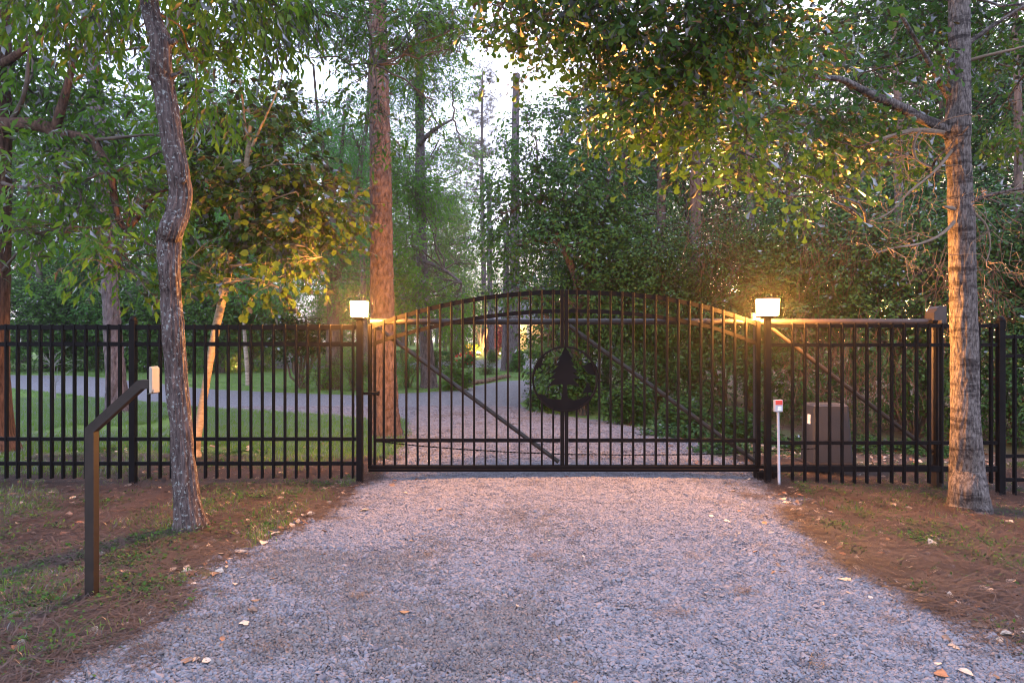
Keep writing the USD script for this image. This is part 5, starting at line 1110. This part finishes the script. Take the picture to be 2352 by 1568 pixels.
for q_ in big:
    v, f = dry(int(q_)); a = rng.uniform(0, 6.28); Rm = np.array([[math.cos(a), -math.sin(a), 0], [math.sin(a), math.cos(a), 0], [0, 0, 1]])
    left = px_[q_] < 0
    tone = ('tan', 'dark brown', 'pale', 'rust red')[int(q_) % 4]; where = 'driveway gravel' if d_[k][q_] >= .02 else 'earth of the left verge' if left else 'earth of the right verge'
    single('fallen_leaf', 'large curled %s dry leaf lying on the %s' % (tone, where), 'leaf', ((v * sz[q_]) @ Rm.T + [px_[q_], py_[q_], zz[q_]], f), M_DRY2[int(q_) % 4], True, group='%s dry leaves on the %s' % (tone, where))
# grass
def tuft(seed, k=16, h=.07, R=.05, w_=.0028):
    g = np.random.default_rng(seed); V, Fc = [], []
    for _ in range(k):
        a = g.uniform(0, 6.28); c = np.append(g.normal(size=2) * R, 0); L = h * g.uniform(.5, 1.3); d = np.array([math.cos(a), math.sin(a), 0]); s = np.array([-math.sin(a), math.cos(a), 0])
        o = len(V); b = g.uniform(.15, .8)
        V += [c - s * w_, c + s * w_, c + d * L * b * .35 + [0, 0, L * .65] - s * w_ * .8, c + d * L * b * .35 + [0, 0, L * .65] + s * w_ * .8, c + d * L * b + [0, 0, L * .95]]
        Fc += [[o, o + 1, o + 3], [o, o + 3, o + 2], [o + 2, o + 3, o + 4]]
    return np.array(V), np.array(Fc)
ga, gb = scatter(42000, -14, 2, 7.3, 17, lambda x, y: frus(x, y, .4) & (dd(x, y) < -.05) & (x < 1.0))
nn = nz(ga, gb, .8, 17); k = rng.random(len(ga)) < ss(.30, .48, nn + .16 * ss(7.6, 9.2, gb) - .10); ga, gb = ga[k], gb[k]
gc, gd = scatter(30000, -26, 14, 17, 33, lambda x, y: frus(x, y, .4) & (dd(x, y) < -.1) & (edge_dist(DRIVE2, x, y) < -.1) & (x < 3))
ge, gf = scatter(5200, -6, -.5, 2.8, 7.3, lambda x, y: frus(x, y, .3) & (dd(x, y) < -.1))
nn = nz(ge, gf, 1.3, 23); k = rng.random(len(ge)) < ss(.44, .56, nn) * .85; ge, gf = ge[k], gf[k]
gg, gh_ = scatter(1800, 1.5, 7, 3, 7.5, lambda x, y: frus(x, y, .3) & (dd(x, y) < -.3)); nn = nz(gg, gh_, 1.3, 27); k = rng.random(len(gg)) < ss(.50, .60, nn) * .5; gg, gh_ = gg[k], gh_[k]
ax_, ay_ = np.concatenate([ga, gc, ge, gg]), np.concatenate([gb, gd, gf, gh_]); n = len(ax_)
sc = np.concatenate([rng.uniform(.7, 1.2, len(ga)), rng.uniform(.55, .95, len(gc)), rng.uniform(.5, .95, len(ge) + len(gg))])
instancer('grass', 'short lawn grass behind the fence and in sparse tufts before it', 'stuff', [('grass_tuft', tuft(s), M_GRASS, False) for s in range(4)], np.column_stack([ax_, ay_, ground_z(ax_, ay_) - .004]), np.column_stack([rng.normal(size=n) * .1, rng.normal(size=n) * .1, rng.uniform(0, 6.28, n)]), sc, rng.integers(0, 4, n))
# weeds: small leafy plants, each a thing
def weed(seed, k=46, R=.10, h=.07, size=.026):
    g = np.random.default_rng(seed); c = np.column_stack([g.normal(size=(k, 2)) * R * .6, g.uniform(.01, h, k)]); d = unit(np.column_stack([c[:, :2] * 6 + g.normal(size=(k, 2)) * .5, g.uniform(-.1, .5, k)]))
    V, f = put(T_OVAL, c, d, np.array([0, 0, 1.0]) + g.normal(size=(k, 3)) * .35, size * g.uniform(.6, 1.3, k))
    b = np.column_stack([c[:, :2] * .3, np.full(k, -.01)]); return join([(V, f), stem_mesh((b, c), .0014)])
W0 = []
for s in range(4):
    pass
wl = [(345, 1250, 1.5, 'tangle of leafy weeds left of the crooked trunk base'), (430, 1228, 1.3, 'leafy weeds in front of the crooked trunk base'), (480, 1215, 1.0, 'leafy weeds right of the crooked trunk base'), (385, 1212, 1.3, 'tall weeds against the left side of the crooked trunk'), (330, 1290, 1.2, 'low weed patch between keypad stand and crooked trunk'), (295, 1365, 1.1, 'round leafy weed right of the keypad stand foot'), (270, 1300, 1.0, 'small weed just right of the keypad stand'), (430, 1395, .9, 'small leafy weed near the gravel edge'), (600, 1190, 1.3, 'low weed patch near the left gravel edge, upper one'), (560, 1215, 1.2, 'low weed patch near the left gravel edge, lower one'), (650, 1165, 1.2, 'low weeds beyond the crooked trunk towards the gate'), (570, 1150, 1.2, 'grassy weed clump behind the crooked trunk'),
      (40, 1390, 1.7, 'wide weed patch left of the keypad stand'), (100, 1420, 1.4, 'dense weed patch left of the keypad stand foot'), (20, 1330, 1.2, 'weed patch at the left edge'), (160, 1380, 1.2, 'weed patch close to the keypad stand foot'), (125, 1480, 1.2, 'leafy weed in the lower left corner, upper one'), (60, 1490, 1.0, 'leafy weed at the lower left edge'), (130, 1512, 1.1, 'leafy weed in the lower left corner, lower one'), (175, 1310, 1.0, 'weed patch behind the keypad stand'), (90, 1290, 1.0, 'thin weed patch in the straw left of the stand'), (240, 1250, .9, 'thin weed patch between stand and fence'),
      (2110, 1150, 1.2, 'leafy weed left of the smooth oak base'), (2190, 1165, 1.3, 'pale leafy weed at the smooth oak base'), (2290, 1215, 1.4, 'leafy weed patch right of the smooth oak base'), (2330, 1190, 1.2, 'weed patch at the right edge under the stepped fence'), (2240, 1240, 1.3, 'weed patch below the smooth oak'), (2130, 1215, 1.1, 'small weed in the straw left below the smooth oak'), (2260, 1290, 1.2, 'leafy weed in the straw near the right edge'), (2200, 1330, .9, 'grassy weed in the straw, lower right'), (2010, 1190, .9, 'small weed on the straw right of the exit wand'), (1960, 1180, .9, 'tiny weed on the straw below the operator cabinet'), (2090, 1310, .8, 'small weed near the right gravel edge'), (2320, 1340, 1.0, 'weed at the right edge in the straw'), (700, 1110, .9, 'weeds under the left fence'), (560, 1110, .9, 'small weeds under the left fence by the crooked trunk')]
for k, (u, v, s, lb) in enumerate(wl):
    x, y = gp(u, v); wv, wf = weed(k, 130 if s > 1 else 70, .17 * s, .085 * s, .026)
    a = thing('weed_plant', lb, 'weed', on_ground(x, y)); BASE[a] = np.zeros(3); part(a, 'leaves', (wv, wf), M_WEED, True)
wa, wb = scatter(17000, -6.5, 7, 2.8, 9.5, lambda x, y: frus(x, y, .3) & (dd(x, y) < -.12))
nn = nz(wa, wb, 1.5, 61); kk_ = rng.random(len(wa)) < ss(.42, .56, nn + np.where(wa > 1, -.04, .01)); wa, wb = wa[kk_], wb[kk_]; n = len(wa)
instancer('ground_cover', 'patches of tiny leafy plants creeping over the earth of both verges', 'stuff', [('sprout', weed(90 + s, 16, .06, .035, .020), M_WEED, True) for s in range(4)], np.column_stack([wa, wb, ground_z(wa, wb)]), np.column_stack([np.zeros(n), np.zeros(n), rng.uniform(0, 6.28, n)]), rng.uniform(.7, 1.4, n), rng.integers(0, 4, n))
def cone(u, v, lb, s=.055):
    x, y = gp(u, v); c = trimesh.creation.icosphere(3, 1.0); vv = c.vertices; th, ph = np.arctan2(vv[:, 1], vv[:, 0]), np.arcsin(np.clip(vv[:, 2], -1, 1))
    c.vertices = vv * [.62, .62, 1] * (1 + .16 * np.sin(th * 5 + ph * 9) * np.cos(ph * 11))[:, None] * s * .5
    c.apply_transform(trimesh.transformations.rotation_matrix(1.4, [.4, 1, .2])); c.apply_translation(np.array(on_ground(x, y)) + [0, 0, .05]); single('pine_cone', lb, 'pine cone', c, M_CONE, True)
cone(348, 1408, 'pine cone lying on the straw right of the keypad stand'); cone(2126, 1272, 'pine cone in the straw near the right gravel edge'); cone(480, 1244, 'small dark pine cone right of the crooked trunk', .04)

# ------------------------------------------------------------------ haze in the evening air
M_HAZE = usdkit.material(stage, '/World/Looks/haze', {'v': ('principled_volume', dict(color=(.9, .9, .95), density=HAZE, anisotropy=0.88))}, [], volume='v.volume')
if HAZE > 0:
    hv, hf = plainbox(-60, 60, -12, 118, -1.4, 26)
    single('haze', 'thin evening haze in the air under the trees', None, (hv, hf), M_HAZE, kind='stuff')
